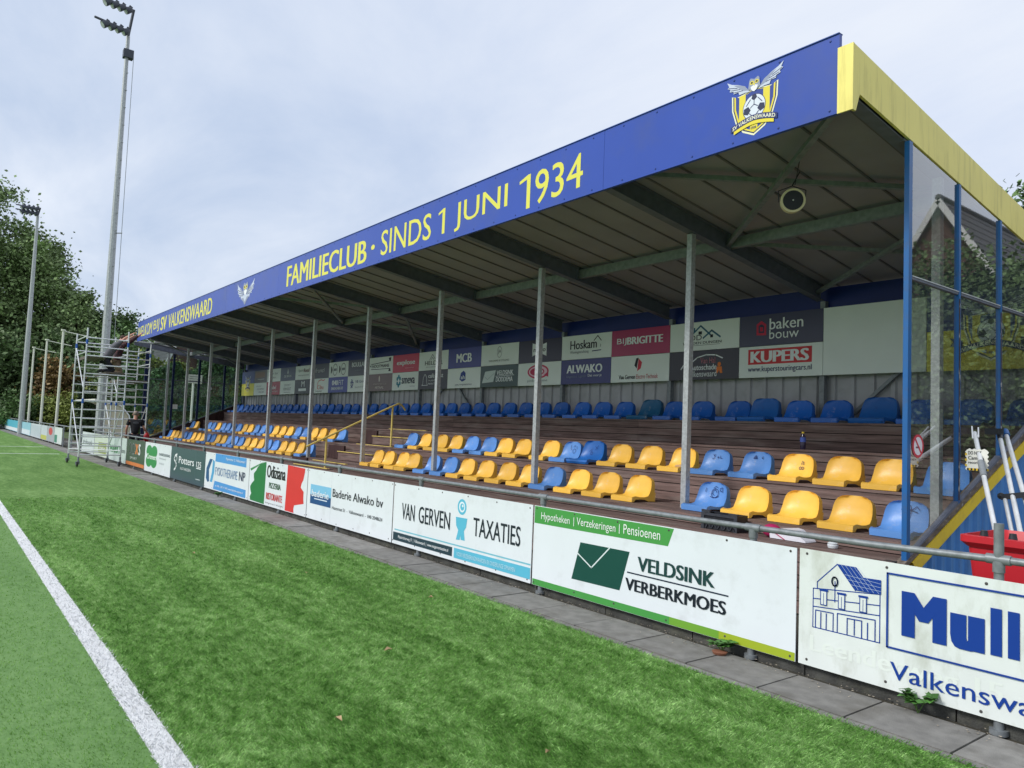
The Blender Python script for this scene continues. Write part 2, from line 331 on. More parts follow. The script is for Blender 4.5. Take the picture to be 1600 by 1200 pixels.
stuff(quadmesh('grit', GV, mat('grit_bits', (.36, .31, .24, 1), .9, .3, 30, island=.5)), 'scattered grit and leaf crumbs on the slabs along the kerb wall', 'grit')
def kerb_wall():
    b = MB(); x = 4.0
    while x > -33.5: b.box(x-.99, x, 5.05, 5.12, -.05, .16+random.uniform(-.008, .008)); x -= 1.0
    return struct(b.build('kerb_wall', CONCD))
kerb_wall()
struct(MB().box(-80, -33.4, 6.9, 60, -.05, 0).build('lawn', mat('rough_lawn', (.06, .1, .03, 1), .9, .4, 3, dirt=(.2, .18, .08, .7))))
lv = [(-7.82, 3.33), (-4.9, 2.74), (-3.9, 1.89), (-16.3, 1.37), (-2.95, 2.6), (-6.2, 3.9), (-9.5, 2.6)]
DRY = mat('dry_leaf', (.42, .3, .16, 1), .8, .2, 40)
for i, (x, y) in enumerate(lv):
    a = random.random()*6; s = .035 if i < 3 else .024; b = MB(); c, d = math.cos(a)*s, math.sin(a)*s
    b.add([(x-c, y-d, .02), (x+d*.6, y-c*.6, .036), (x+c, y+d, .024), (x-d*.6, y+c*.6, .042)], [(0, 1, 2), (0, 2, 3)])
    o = b.build('dry_leaf', DRY, None, (x, y, .02))
    tag(o, ['curled dry leaf on the turf near the pizzeria board', 'curled dry leaf on the turf, in the middle of the foreground', 'curled dry leaf on the turf, lowest in the picture', 'tiny dry leaf beside the white line', 'tiny dry leaf on the turf nearest the right side', 'tiny dry leaf close to the slabs below the green logo board', 'tiny dry leaf on the turf in front of the two-word taxation board'][i], 'leaf', 'dry leaves on the turf')

# ================================================================== GRANDSTAND
S = 3.0; PX0 = -3.185; YP = 7.6; NP = 11
XR, XL = -3.10, -33.28; YC = 6.8; YB = 10.66; YWALL = 10.86
zb = lambda y: 4.28-.146*(y-YP)            # underside of rafters
FX0, FX1 = -32.35, -3.225                  # fascia ends
fy = lambda x: 5.82+(x-FX1)/(FX0-FX1)*.38
ft = lambda x: 5.097+(x-FX1)/(FX0-FX1)*.206
fb = lambda x: 4.41+(x-FX1)/(FX0-FX1)*.131
stand = thing('grandstand', 'long covered grandstand with blue lettered fascia, timber terraces and galvanised posts', 'grandstand', (-18, 8.7, 0))
# terraces: (front y, back y, z, front riser bottom)
TIERS = [(6.70, 7.15, .645, 0.0), (7.15, 8.25, .76, .645), (8.25, 9.12, 1.155, .76), (9.12, 9.97, 1.55, 1.155), (9.97, 10.72, 1.935, 1.55)]
for (ya, yb, z, zl) in TIERS:
    b = MB(); segs = [XL+.08, -30.2, -27.2, -21.2, -15.2, -9.2, XR-.06]
    nb = max(2, round((yb-ya)/.145)); wd = (yb-ya)/nb
    for j in range(nb):
        off = random.choice([0, 1.5, -1.5, .7])
        for a, c in zip(segs, segs[1:]):
            a2 = a+(off if a != segs[0] else 0); c2 = c+(off if c != segs[-1] else 0)
            b.box(a2+.002, c2-.002, ya+j*wd+(.0 if j else -.012), ya+(j+1)*wd-.009, z-.03, z+random.uniform(-.002, .002))
    nr = max(1, round((z-zl)/.125)); h = (z-.032-zl)/nr
    for j in range(nr):
        for a, c in zip(segs, segs[1:]): b.box(a+.002, c-.002, ya, ya+.028, zl+j*h+.007, zl+(j+1)*h-.004+.0)
    b.build('terrace_step', WOOD, stand)
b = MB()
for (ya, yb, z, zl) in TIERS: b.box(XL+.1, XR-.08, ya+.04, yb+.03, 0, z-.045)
b.build('gap_backing', mat('gap_shade_black', (.02, .018, .017, 1), .9), stand)  # added solid near-black block: shade behind the plank gaps put into colour
# rafters, tie beam, bracing
PXS = [PX0-S*k for k in range(NP)]
for k, x in enumerate(PXS):
    b = MB(); y0, y1 = fy(x)+.05, 10.7
    def slab(hw, d0, d1): b.add([(x+sx*hw, y, zb(y)+d) for y in (y0, y1) for sx, d in ((-1, d0), (1, d0), (1, d1), (-1, d1))], [(0,3,2,1),(4,5,6,7),(0,1,5,4),(1,2,6,5),(2,3,7,6),(3,0,4,7)])
    slab(.06, 0, .012); slab(.005, .012, .228); slab(.06, .228, .24)
    b.box(x-.058, x-.006, 8.34, 8.35, zb(8.34)+.013, zb(8.34)+.226); b.box(x+.006, x+.058, 8.34, 8.35, zb(8.34)+.013, zb(8.34)+.226)
    b.build('rafter', STEELB, stand)
b = MB()
for k in range(NP-1): b.box(PXS[k+1]+.007, PXS[k]-.007, 8.37, 8.45, zb(8.4)+.06, zb(8.4)+.20)
b.build('tie_beam', GALVD, stand)
for k in (0, 4, 9):
    xa, xb = PXS[k], PXS[k+1]; yf = fy(xa)+.12; m8, m10 = 8.36, 10.6
    for (p, q) in (((xb, m8), (xa, yf)), ((xb, yf), (xa, m8)), ((xb, m8+.1), (xa, m10)), ((xb, m10), (xa, m8+.1))):
        o = .10 if p[1] > q[1] else .155
        MB().bar((p[0], p[1], zb(p[1])+o), (q[0], q[1], zb(q[1])+o), .06, .05).build('brace', GALVD, stand)
# posts (galvanised box section)
for x in PXS:
    MB().box(x-.04, x+.04, YP-.04, YP+.04, .76, zb(YP)-.012).build('post', GALV, stand)
# roof sheet with standing seams on the underside
zr = lambda y: zb(y)+.245
def roofx(y, x): return x
rx = lambda y: FX0+.02+(y-6.2)/(10.95-6.2)*(XL-.02-FX0)
b = MB(); F = lambda x: fy(x)+.012
ya, yb2 = 5.86, 10.95
b.add([(FX1, fy(FX1)+.045, zr(ya)), (XR-.012, 5.9, zr(5.9)), (XR-.012, yb2, zr(yb2)), (XL-.03, yb2, zr(yb2)), (FX0, fy(FX0)+.045, zr(6.2))] +
      [(FX1, fy(FX1)+.045, zr(ya)+.09), (XR-.012, 5.9, zr(5.9)+.09), (XR-.012, yb2, zr(yb2)+.09), (XL-.03, yb2, zr(yb2)+.09), (FX0, fy(FX0)+.045, zr(6.2)+.09)],
      [(0, 4, 3, 2, 1), (5, 6, 7, 8, 9), (0, 1, 6, 5), (1, 2, 7, 6), (2, 3, 8, 7), (3, 4, 9, 8), (4, 0, 5, 9)])
x = XR-.35
while x > FX0+.3:
    y0 = fy(x)+.07; b.add([(x+dx, y, zr(y)+dz) for y in (y0, 10.84) for dx, dz in ((-.010, -.016), (.010, -.016), (.016, -.001), (-.016, -.001))], [(0,3,2,1),(4,5,6,7),(0,1,5,4),(1,2,6,5),(3,0,4,7)], 1)
    x -= .5
b.build('roof', [ROOFU, ROOFR], stand)
# blue fascia with lettering
def fpan(xa, xb, d0, d1, za, zc, m=0):
    return [(x, fy(x)+d, z(x)) for d in (d0, d1) for x, z in ((xa, za), (xb, za), (xb, zc), (xa, zc))]
b = MB(); cuts = [FX0, -28.6, -24.6, -20.6, -16.6, -11.2, -6.05, FX1]
for a, c in zip(cuts, cuts[1:]):
    b.add(fpan(a+.002, c-.002, 0, .04, fb, ft), [(0,3,2,1),(4,5,6,7),(0,1,5,4),(1,2,6,5),(2,3,7,6),(3,0,4,7)])
b.add([(x, fy(x)+d, z) for d in (-.012, .05) for x, z in ((FX0, ft(FX0)), (FX1, ft(FX1)), (FX1, ft(FX1)+.007), (FX0, ft(FX0)+.007))], [(0,3,2,1),(4,5,6,7),(0,1,5,4),(1,2,6,5),(2,3,7,6),(3,0,4,7)], 1)
fas = b.build('fascia_board', [FASC, paint('fascia_trim', 70, 96, 170)], stand)
fyt = lambda x: fy(x)-.0015
for s, xa, xb, za, zc, right, bold, nm in (
    ('WELKOM', -32.28, -29.75, 4.70, 5.09, (4.66, 5.11), .012, 0), ('BIJ', -29.5, -28.6, 4.67, 5.10, (4.65, 5.11), .0, 0),
    ('SV', -28.35, -27.45, 4.64, 5.11, (4.64, 5.11), .035, 0), ('VALKENSWAARD', -27.2, -21.92, 4.63, 5.10, (4.615, 5.085), .02, 0),
    ('FAMILIECLUB', -16.06, -12.1, 4.60, 5.06, (4.535, 4.955), .024, 0), ('SINDS', -11.55, -9.87, 4.555, 4.99, (4.555, 4.97), .004, 0),
    ('JUNI', -9.2, -7.89, 4.53, 4.955, (4.535, 4.95), .004, 0), ('934', -7.30, -6.40, 4.515, 4.952, (4.545, 4.965), .004, 0)):
    text(fas, s, xa, xb, za, zc, fyt, LETY, bold, right=right)
a = Art(fyt); a.disc(-11.86, 4.765, .07, .045, LETY); a.done(fas, 'bullet')
for x0, x1, z0, z1 in ((-9.66, -9.47, 4.565, 4.955), (-7.63, -7.40, 4.505, 4.952)):
    a = Art(fyt); h = z1-z0; sw = .075; a.poly([(x1-sw, z0), (x1, z0), (x1, z1), (x1-sw*.7, z1), (x0, z1-.12*h), (x0, z1-.21*h), (x1-sw, z1-.13*h)], LETY); a.done(fas, 'lettering')

OUTL = (30, 40, 92); YL = (232, 214, 70); GREYW = (200, 208, 226); GREYD = (150, 158, 180)
def wing(a, x0, z0, sx, sz, flip, c1=GREYD, c2=GREYW):
    """feathered wing spreading up and out from x0,z0"""
    f = -1 if flip else 1
    P = lambda u, v: (x0+f*u*sx, z0+v*sz)
    a.poly([P(0, -.1), P(.2, .35), P(.5, .6), P(.8, .78), P(1.02, 1.0), P(.92, .7), P(1.0, .62), P(.86, .5), P(.9, .36), P(.72, .3), P(.72, .14), P(.5, .14), P(.45, -.06), P(.2, -.05)], c2)
    a.poly([P(.02, 0), P(.22, .38), P(.5, .58), P(.72, .68), P(.5, .4), P(.3, .12)], c1)
    for u0, v0, u1, v1 in ((.3, .14, .72, .22), (.42, .28, .84, .42), (.55, .42, .94, .62)): a.line([P(u0, v0), P(u1, v1)], .012*sx*2, OUTL)
def owl(a, cx, z, w, h):
    a.poly([(cx-.5*w, z+.2*h), (cx-.42*w, z+.85*h), (cx-.3*w, z+h), (cx, z+.86*h), (cx+.3*w, z+h), (cx+.42*w, z+.85*h), (cx+.5*w, z+.2*h), (cx, z-.1*h)], GREYD)
    a.poly([(cx-.3*w, z+.3*h), (cx, z+.42*h), (cx+.3*w, z+.3*h), (cx+.2*w, z), (cx, z-.12*h), (cx-.2*w, z)], (240, 242, 246))
    for s in (-1, 1):
        a.disc(cx+s*.2*w, z+.62*h, .17*w, .15*h, YL); a.disc(cx+s*.2*w, z+.62*h, .09*w, .08*h, (25, 30, 60))
    a.poly([(cx-.09*w, z+.52*h), (cx+.09*w, z+.52*h), (cx, z+.28*h)], YL)
def crest(parent, cx, z0, w, h, y, banner=False, small=False):
    a = Art(y); P = lambda u, v: (cx+u*w, z0+v*h)
    sh = [(-.5, .74), (-.38, .70), (-.2, .72), (0, .76), (.2, .72), (.38, .70), (.5, .74), (.49, .5), (.4, .27), (.24, .1), (0, 0), (-.24, .1), (-.4, .27), (-.49, .5)]
    a.poly([P(*p) for p in sh], (238, 236, 200)); a.poly([P(u*.94, .03+v*.94) for u, v in sh], OUTL); a.poly([P(u*.89, .05+v*.9) for u, v in sh], YL); a.poly([P(u*.82, .075+v*.86) for u, v in sh], (52, 72, 150))
    for u in (-.26, .26): a.poly([P(u-.07, .22 if abs(u) > .1 else .1), P(u+.07, .18), P(u+.07, .70), P(u-.07, .70)], YL)
    a.poly([P(-.08, .09), P(0, .07), P(.08, .09), P(.08, .24), P(-.08, .24)], YL)
    bx, bz, br = 0, .45, .235
    a.disc(*P(bx, bz), (br+.012)*w, (br+.012)*w*1.0, OUTL); a.disc(*P(bx, bz), br*w, br*w, (222, 228, 240))
    k = w/h
    def pent(u, v, r, rot): a.poly([P(u+r*math.sin(R(72*i+rot)), v+r*k*math.cos(R(72*i+rot))) for i in range(5)], (48, 54, 84))
    pent(.0, bz+.19*k, .065, 180); pent(-.155, bz-.04*k, .085, 20); pent(.155, bz-.04*k, .085, -20); pent(0, bz-.2*k, .05, 0)
    for p, q in (((0, bz+.13*k), (0, bz+.04*k)), ((-.08, bz+.0*k), (0, bz+.05*k)), ((.08, bz+0*k), (0, bz+.05*k)), ((-.1, bz-.1*k), (-.03, bz-.17*k)), ((.1, bz-.1*k), (.03, bz-.17*k)), ((-.08, bz+.16*k), (-.17, bz+.06*k)), ((.08, bz+.16*k), (.17, bz+.06*k))): a.line([P(*p), P(*q)], .014*w, OUTL)
    wing(a, *P(.1, .74), .5*w, .26*h, False); wing(a, *P(-.1, .74), .5*w, .26*h, True)
    owl(a, *P(0, .72), .26*w, .2*h)
    q = .62 if banner else .5
    arcp = lambda u, v: P(u, v-.28*abs(u)**1.6)
    us = [-q+2*q*i/12 for i in range(13)]
    if banner:
        for s in (-1, 1): a.poly([P(s*.5, .22), P(s*.74, .25), P(s*.68, .315), P(s*.74, .38), P(s*.5, .33)], (44, 54, 92))
    a.poly([arcp(u, .325) for u in us]+[arcp(u, .235) for u in reversed(us)], (44, 54, 110))
    a.poly([arcp(u*.86, .228) for u in us]+[arcp(u*.86, .175) for u in reversed(us)], YL)
    lo = a.done(parent, 'emblem')
    if not small:
        v, f = glyphs('SV VALKENSWAARD', .02); mn, mx = v.min(0), v.max(0); kk = a.k+1
        u = (v[:, 0]-mn[0])/(mx[0]-mn[0])*2-1; t = (v[:, 1]-mn[1])/(mx[1]-mn[1])
        pts = []
        for ui, ti in zip(u, t):
            X, Z = arcp(ui*q*.92, .248+.062*ti); pts.append((X, (y(X) if callable(y) else y)-.0002*kk-.0002, Z))
        mesh_obj('lettering', pts, f, flat(236, 234, 210), parent)
        v, f = glyphs('1934', .02); mn, mx = v.min(0), v.max(0)
        pts = []
        for p in v:
            X, Z = P(-.055+.11*(p[0]-mn[0])/(mx[0]-mn[0]), .105+.04*(p[1]-mn[1])/(mx[1]-mn[1])); pts.append((X, (y(X) if callable(y) else y)-.0002*kk-.0002, Z))
        mesh_obj('lettering', pts, f, flat(60, 70, 120), parent)
    return lo
crest(fas, -4.055, 4.463, .50, .60, fyt)
# winged owl on the far part of the fascia
a = Art(fyt); cx = -18.95
wing(a, cx+.05, 4.72, .62, .40, False); wing(a, cx-.05, 4.72, .62, .42, True)
a.poly([(cx-.32, 4.72), (cx+.32, 4.72), (cx+.1, 4.60), (cx, 4.52), (cx-.1, 4.60)], GREYD); a.poly([(cx-.2, 4.78), (cx+.2, 4.78), (cx, 4.6)], GREYW); owl(a, cx, 4.8, .4, .3); a.done(fas, 'emblem')
rv = MB()
for q in range(60):
    x = FX0+.25+q*.488
    for z in (ft(x)-.04, fb(x)+.04): rv.ball((x, fy(x)-.002, z), (.011, .005, .011), 0, 6, 4)
rv.build('rivets', paint('rivet_blue', 40, 62, 132), fas)
# yellow end boards following the roof slope
zyt = lambda y: 4.95-.158*(y-5.82); zyb = lambda y: 4.56-.1486*(y-5.82)
b = MB(); b.prism([(5.80, zyb(5.8)), (5.80, zyt(5.8)), (11.0, zyt(11.0)), (11.0, zyb(11.0))], 'x', XR-.012, XR+.012)
b.box(FX1+.003, XR+.014, 5.785, 5.80, 4.39, 4.955)
b.prism([(5.80, 4.39), (5.80, zyb(5.8)), (5.9, zyb(5.9)), (5.84, 4.39)], 'x', XR-.01, XR+.012)
b.build('end_fascia', YELP, stand)
b = MB(); b.prism([(YC-.05, zb(YC)+.0), (YC-.05, zyb(YC-.05)), (10.9, zyb(10.9)), (10.9, zb(10.9))], 'x', XR-.06, XR-.016); b.build('head_trim', STEELB, stand)
# back wall: corrugated sheet, blue strip above, columns
b = MB(); prof = []; x = XL
while x < -3.0:
    prof += [(x, 0), (x+.20, 0), (x+.22, -.035), (x+.28, -.035)]; x += .30
vs = [(px, YWALL+py, z) for z in (1.9, 3.72) for px, py in prof]; n = len(prof)
b.add(vs, [(i, i+1, n+i+1, n+i) for i in range(n-1)]); b.build('back_wall', WALLG, stand)
MB().box(XL+.05, XR-.07, YWALL-.06, YWALL-.04, 3.70, zr(YWALL)-.01).build('upper_cladding', NAVY, stand)
for k, x in enumerate(PXS):
    MB().box(x-.005, x+.075, YB+.05, YB+.14, 1.9, zb(YB+.05)-.005).build('wall_column', GALVD if k < 8 else STEELB, stand)
for k in (0, 4):
    for s in (0, 1):
        xa, xb = PXS[k]-.3, PXS[k+1]+.4; xa, xb = (xa, xa-1.1) if s else (xb, xb+1.1)
        MB().bar((xa, YB+.12, 2.0), (xb, YB+.12, 3.0), .05, .05).build('wall_brace', GALVD, stand)
# side walls of glass above a raked sill
gz = lambda y: 1.13+.435*(y-7.83)
MY = [YC, 7.84, 8.87, 9.92, 10.74]
def side(x, out, gl, frame, name):
    wall = MB()
    for i, y in enumerate(MY):
        hw = (.032 if i == 0 else .022)*(1 if out > 0 else 2.0)
        z0 = gz(y)-(.02 if i else .05)
        wall.box(x-.022, x+.022, y-hw, y+hw, z0, zb(y)-.004)
    wl = wall.build(name, frame, stand)
    for zt in (3.16,):
        b = MB()
        for y0, y1 in zip(MY, MY[1:]):
            if gz(y1) < zt: b.box(x-.02, x+.02, y0+.037, y1-.029, zt-.018, zt+.018)
        b.build('transom', [STEELB], wl)
        b = MB()
        for y0, y1 in zip(MY, MY[1:]): b.box(x+out*.021, x+out*.027, y0+.037, y1-.029, zt+.006, zt+.014)
        b.build('glazing_strip', [ALU], wl)
    b = MB()
    for y0, y1 in zip(MY, MY[1:]): b.bar((x+.0, y0+.04, gz(y0)-.005), (x+.0, y1-.03, gz(y1)-.005), .05, .03)
    b.build('sill', STEELB, wl)
    for y0, y1 in zip(MY, MY[1:]):
        a0, a1 = y0+.03, y1-.03
        MB().add([(x, a0, gz(a0)), (x, a1, gz(a1)), (x, a1, 3.145), (x, a0, 3.145)], [(0, 1, 2, 3)]).build('pane', gl, wl)
        MB().add([(x, a0, 3.175), (x, a1, 3.175), (x, a1, zb(a1)), (x, a0, zb(a0))], [(0, 1, 2, 3)]).build('pane', gl, wl)
    return wl
gw = side(XR, 1, GLASS, BLUEP, 'glass_end_wall')
gl = side(XL, -1, GLASST, paint('dark_blue_frame', 22, 38, 80), 'glass_end_wall')
# weathered backing strips of the mullions, right wall
b = MB()
for y in MY[1:3]: b.box(XR+.0225, XR+.0275, y-.02, y-.002, gz(y)+.02, 3.1)
b.build('flaking_strip', mat('flaking_brown_strip', (.07, .045, .04, 1), .8, .4, 12, dirt=(.6, .56, .48, .9), dscale=9, dpos=(.56, .62), dmap=(3, 3, .8)), gw)
# raked wooden stringer, yellow edge board, blue cladding below
zs = lambda y: .95+.425*(y-7.6)
b = MB(); b.prism([(6.72, gz(6.72)-.012), (10.85, gz(10.85)-.012), (10.85, zs(10.85)+.012), (6.72, zs(6.72)+.012)], 'x', XR-.05, XR+.028); b.build('stringer_cap', WOODG, stand)
b = MB(); b.prism([(6.86, zs(6.86)), (10.85, zs(10.85)), (10.85, zs(10.85)-.125), (6.95, zs(6.95)-.125)], 'x', XR-.02, XR+.035); b.build('stringer', YELS, stand)
b = MB(); pr = []; y = 6.75
while y < 10.9:
    pr += [(y, 0), (y+.09, 0), (y+.115, .03), (y+.175, .03)]; y += .2
n = len(pr); vs = [(XR-.01+px, py, 0) for py, px in pr]+[(XR-.01+px, py, zs(py)-.06) for py, px in pr]
b.add(vs, [(i, i+1, n+i+1, n+i) for i in range(n-1)]); b.build('side_cladding', CLADB, stand)
MB().box(XR-.14, XR-.04, 6.69, 6.745, .60, .645).build('edge_pad', RUBBER, stand)
# left inner cheek of dark boards
b = MB(); y = 6.75
while y < 10.8: b.prism([(y, .1), (y+.115, .1), (y+.115, gz(y+.115)-.03), (y, gz(y)-.03)], 'x', XL+.03, XL+.06); y += .12
b.build('side_cheek', WOODD, stand)
# aisle steps with yellow nosings, flat dark panels left of them
AX0, AX1 = -17.0, -15.12
NOSE = paint('yellow_nosing', 220, 196, 110, .6, var=.12)
for (yf2, zt, zl) in ((6.78, .66, .0), (7.86, .965, .775), (8.77, 1.36, 1.17)):
    st = MB().box(AX0, AX1, yf2, {6.78: 6.9, 7.86: 8.24, 8.77: 9.11}[yf2], zl, zt).build('aisle_step', WOOD, stand)
    MB().box(AX0-.0, AX1, yf2-.03, yf2+.035, zt+.001, zt+.014).build('step_nosing', NOSE, st)
for (yf2, zt) in ((7.15, .765), (8.25, 1.16), (9.12, 1.555)):
    MB().box(AX0+.2, AX1+.1, yf2-.02, yf2+.03, zt+.001, zt+.013).build('step_nosing', NOSE, stand)
for (yf2, za, zc) in ((7.14, .655, .80), (8.08, .775, 1.10), (8.95, 1.17, 1.5)):
    MB().box(AX0-.95, AX0-.05, yf2-.05, yf2, za, zc).build('dark_step_panel', BLACKP if 0 else WOODD, stand)  # plain dark panel beside each step
hr = MB(); hx = -15.55
hr.tube([(hx, 6.45, 1.12), (hx, 6.9, 1.335), (hx, 8.5, 2.10), (hx, 8.66, 2.17), (hx, 8.74, 2.13), (hx, 8.84, 2.02)], .022)
hr.tube([(hx, 6.9, .66), (hx, 6.9, 1.33)], .024).tube([(hx, 8.5, 1.155), (hx, 8.5, 2.09)], .024)
tag(hr.build('handrail', NOSE, None, (hx, 6.9, .66), 40), 'yellow tubular handrail sloping up the aisle between the seat blocks', 'handrail')
# ================================================================== SEATS
def seat_mesh(wide=1., rnd=False):
    """one-piece shell seat: front lip, dished pan, curved back with rounded shoulders, side flanges; origin under the lip's middle"""
    prof = [(0, .0, .185), (.0, .035, .19), (.002, .058, .19), (.02, .068, .192), (.06, .066, .198), (.14, .052, .206), (.22, .05, .212), (.285, .062, .216), (.325, .10, .217), (.35, .16, .214), (.367, .22, .208), (.381, .27, .196), (.390, .305, .172), (.395, .328, .135), (.398, .338, .09)]
    if rnd: prof = [(0, .0, .18), (-.01, .03, .20), (0, .058, .21)]+prof[3:12]+[(.392, .31, .185), (.398, .338, .15), (.402, .35, .10)]
    nu = 13; V = []; F = []
    for k, (y, z, w) in enumerate(prof):
        for i in range(nu):
            u = -1+2*i/(nu-1); uu = math.sin(u*math.pi/2)*.35+u*.65
            dish = -.016*(1-u*u) if 4 <= k <= 7 else 0
            back = .032*(1-u*u) if k >= 9 else (.016*(1-u*u) if k == 8 else 0)
            rim = .012*abs(u)**6 if 4 <= k <= 8 else 0
            fwd = -.012*abs(u)**5 if k >= 8 else 0
            V.append((uu*w*wide, y+back+fwd, z+dish+rim))
    for k in range(len(prof)-1):
        for i in range(nu-1): F.append((k*nu+i, k*nu+i+1, (k+1)*nu+i+1, (k+1)*nu+i))
    # side flanges: down to the deck along the pan, backwards along the back
    for side, i in ((-1, 0), (1, nu-1)):
        base = len(V)
        for k, (y, z, w) in enumerate(prof):
            x = V[k*nu+i][0]*1.0+side*.004
            if k <= 3: p = (x, y+.012, 0)
            elif k <= 5: p = (x, y, .035)
            elif k <= 8: p = (x, y+.0, .03 if k < 7 else .004)
            elif k == 9: p = (x, y+.06, .0+.12)
            else: p = (x, y+.055-.004*(k-9), z-.02)
            V.append(p)
        for k in range(len(prof)-1):
            q = (k*nu+i, (k+1)*nu+i, base+k+1, base+k)
            F.append(q if side < 0 else q[::-1])
        # rear foot down to the deck
        b2 = len(V); x = V[8*nu+i][0]+side*.004
        V += [(x, .325, .004), (x, .42, 0.0), (x, .425, .12)]
        F.append((base+8, b2+1, b2+2, base+9) if side > 0 else (base+9, b2+2, b2+1, base+8))
    # top return and bracket under the pan
    t0 = (len(prof)-1)*nu; base = len(V)
    for i in range(nu): p = V[t0+i]; V.append((p[0], p[1]+.035, p[2]-.015))
    for i in range(nu-1): F.append((t0+i, t0+i+1, base+i+1, base+i))
    return V, F
def seatmat(n, r, g, b, **k):
    return mat('seat_'+n, srgb(r, g, b), .38, .07, 6, rnd=.17, dirt=k.get('dirt', (.6, .56, .48, .35)), dscale=7, dpos=(.54, .70), bump=.05, bscale=40)
SM = {'y': seatmat('yellow', 236, 186, 76), 'b': seatmat('light_blue', 92, 142, 206), 'B': seatmat('mid_blue', 36, 104, 182, dirt=(.03, .05, .2, .5)), 'd': seatmat('dark_blue', 26, 96, 184), 't': seatmat('teal', 30, 98, 140)}
SEATW = {'y': 'yellow', 'b': 'light blue', 'B': 'strong blue', 'd': 'dark blue', 't': 'teal blue'}
V0, F0 = seat_mesh(); V1, F1 = seat_mesh(1.06, True); SEATME = {}
def seat(kind, x, y, z, label, group, sc=1.):
    rnd = kind in 'Bt'
    if kind not in SEATME:
        o = mesh_obj('stadium_seat', V1 if rnd else V0, F1 if rnd else F0, SM[kind], None, (0,0,0), smooth=38); SEATME[kind] = o
    else:
        o = SEATME[kind].copy(); COL.objects.link(o)
    o.location = (x+random.uniform(-.012, .012), y+random.uniform(-.01, .01), z+.002); o.rotation_euler = (0, 0, random.uniform(-.02, .02)); o.scale = (sc*1.03, sc, sc)
    ORG[o.name] = tuple(o.location)
    return tag(o, label, 'seat', group)
def graffiti(st, strokes, col=(22, 34, 92), nm='scribble'):
    """felt-pen scribble on the back-rest (u -1..1 across, v 0..1 up)"""
    b = MB(); n = 0
    for s in strokes:
        for (ua, va), (ub, vb) in zip(s, s[1:]):
            def P(u, v):
                z = .13+v*.17; k = (z-.10)/.22
                return Vector((u*.16, .333+.062*min(k, 1)+.032*(1-(u*.78)**2)-.0085-.016*max(0, .25-k), z))
            p, q = P(ua, va), P(ub, vb); d = (q-p); l = d.length or 1; nrm = Vector((-d.z, 0, d.x))/l*.0035
            b.add([p+nrm, p-nrm, q-nrm, q+nrm], [(0, 1, 2, 3)])
    me = bpy.data.meshes.new(nm); me.from_pydata(b.v, [], b.f); me.materials.append(flat(*col)); o = bpy.data.objects.new(nm, me); COL.objects.link(o); o.parent = st; o.location = (0, -.004, 0)
def loop(cx, cy, r, a0=0, a1=360, n=10, ry=None): return [(cx+r*math.cos(R(a0+(a1-a0)*i/n)), cy+(ry or r)*math.sin(R(a0+(a1-a0)*i/n))) for i in range(n+1)]
Y1, Y2, Y4 = 7.40, 8.27, 9.995; Z1, Z2, Z4 = .762, 1.157, 1.937
G1, G2, G4 = 'seats of the front row', 'seats of the second row', 'dark blue seats of the top row'
scrib = {}
# front row, right block: from the right-hand glass wall to the aisle
pat = 'byyyb_yyybbyyyybbyyyy'
row1x = [-3.52, -4.08, -4.68, -5.29, -5.89, None, -7.10, -7.69, -8.30, -8.89, -9.48, -10.07, -10.66, -11.26, -11.83, -12.43, -13.17, -13.61, -14.22, -14.70]
pat1 = 'byyyb_yyybbbyyyybbyyyy'
pat1 = ['b', 'y', 'y', 'y', 'b', '_', 'y', 'y', 'y', 'b', 'y', 'y', 'y', 'y', 'b', 'b', 'y', 'y', 'y', 'y']
cnt = 0
for x, c in zip(row1x, pat1):
    if c == '_': continue
    cnt += 1
    lab = '%s seat, front row right of the aisle, %s from the right glass wall' % (SEATW[c], ORD[cnt-1])
    if cnt == 1: lab = 'light blue seat with a drawn palm scribble, front row, behind the right glass wall'
    if cnt == 5: lab = 'light blue seat scribbled with dark pen above the black crate, front row'
    scrib['1R%d' % cnt] = seat(c, x, Y1, Z1, lab, G1)
graffiti(scrib['1R1'], [[(.1, .2), (.2, .7)], [(.2, .7), (-.2, .9), (-.4, .7)], [(.2, .7), (.1, 1.0)], [(.2, .7), (.5, .95), (.7, .75)], [(.2, .7), (.6, .6)], [(.2, .7), (-.1, .55)]])
graffiti(scrib['1R5'], [loop(.1, .45, .33), loop(.05, .5, .18, 0, 270), [(-.3, .2), (.0, .1), (.3, .15), (.45, .3)], [(.5, .8), (.75, .9), (.8, .6), (.55, .65), (.5, .8)], [(-.75, .5), (-.7, .8)], [(-.1, .8), (.1, .95), (.3, .85)]])
# front row, left block, left to right
pl = 'byyybbyyybbyybbbyyybbyyyb'
for i, c in enumerate(pl):
    x = -32.86+.6*i; j = len(pl)-i
    side = '%s from the left glass wall' % ORD[i] if i < 13 else '%s from the aisle steps' % ORD[j-1]
    seat(c, x, Y1, Z1, '%s seat, front row left of the aisle, %s' % (SEATW[c], side), G1)
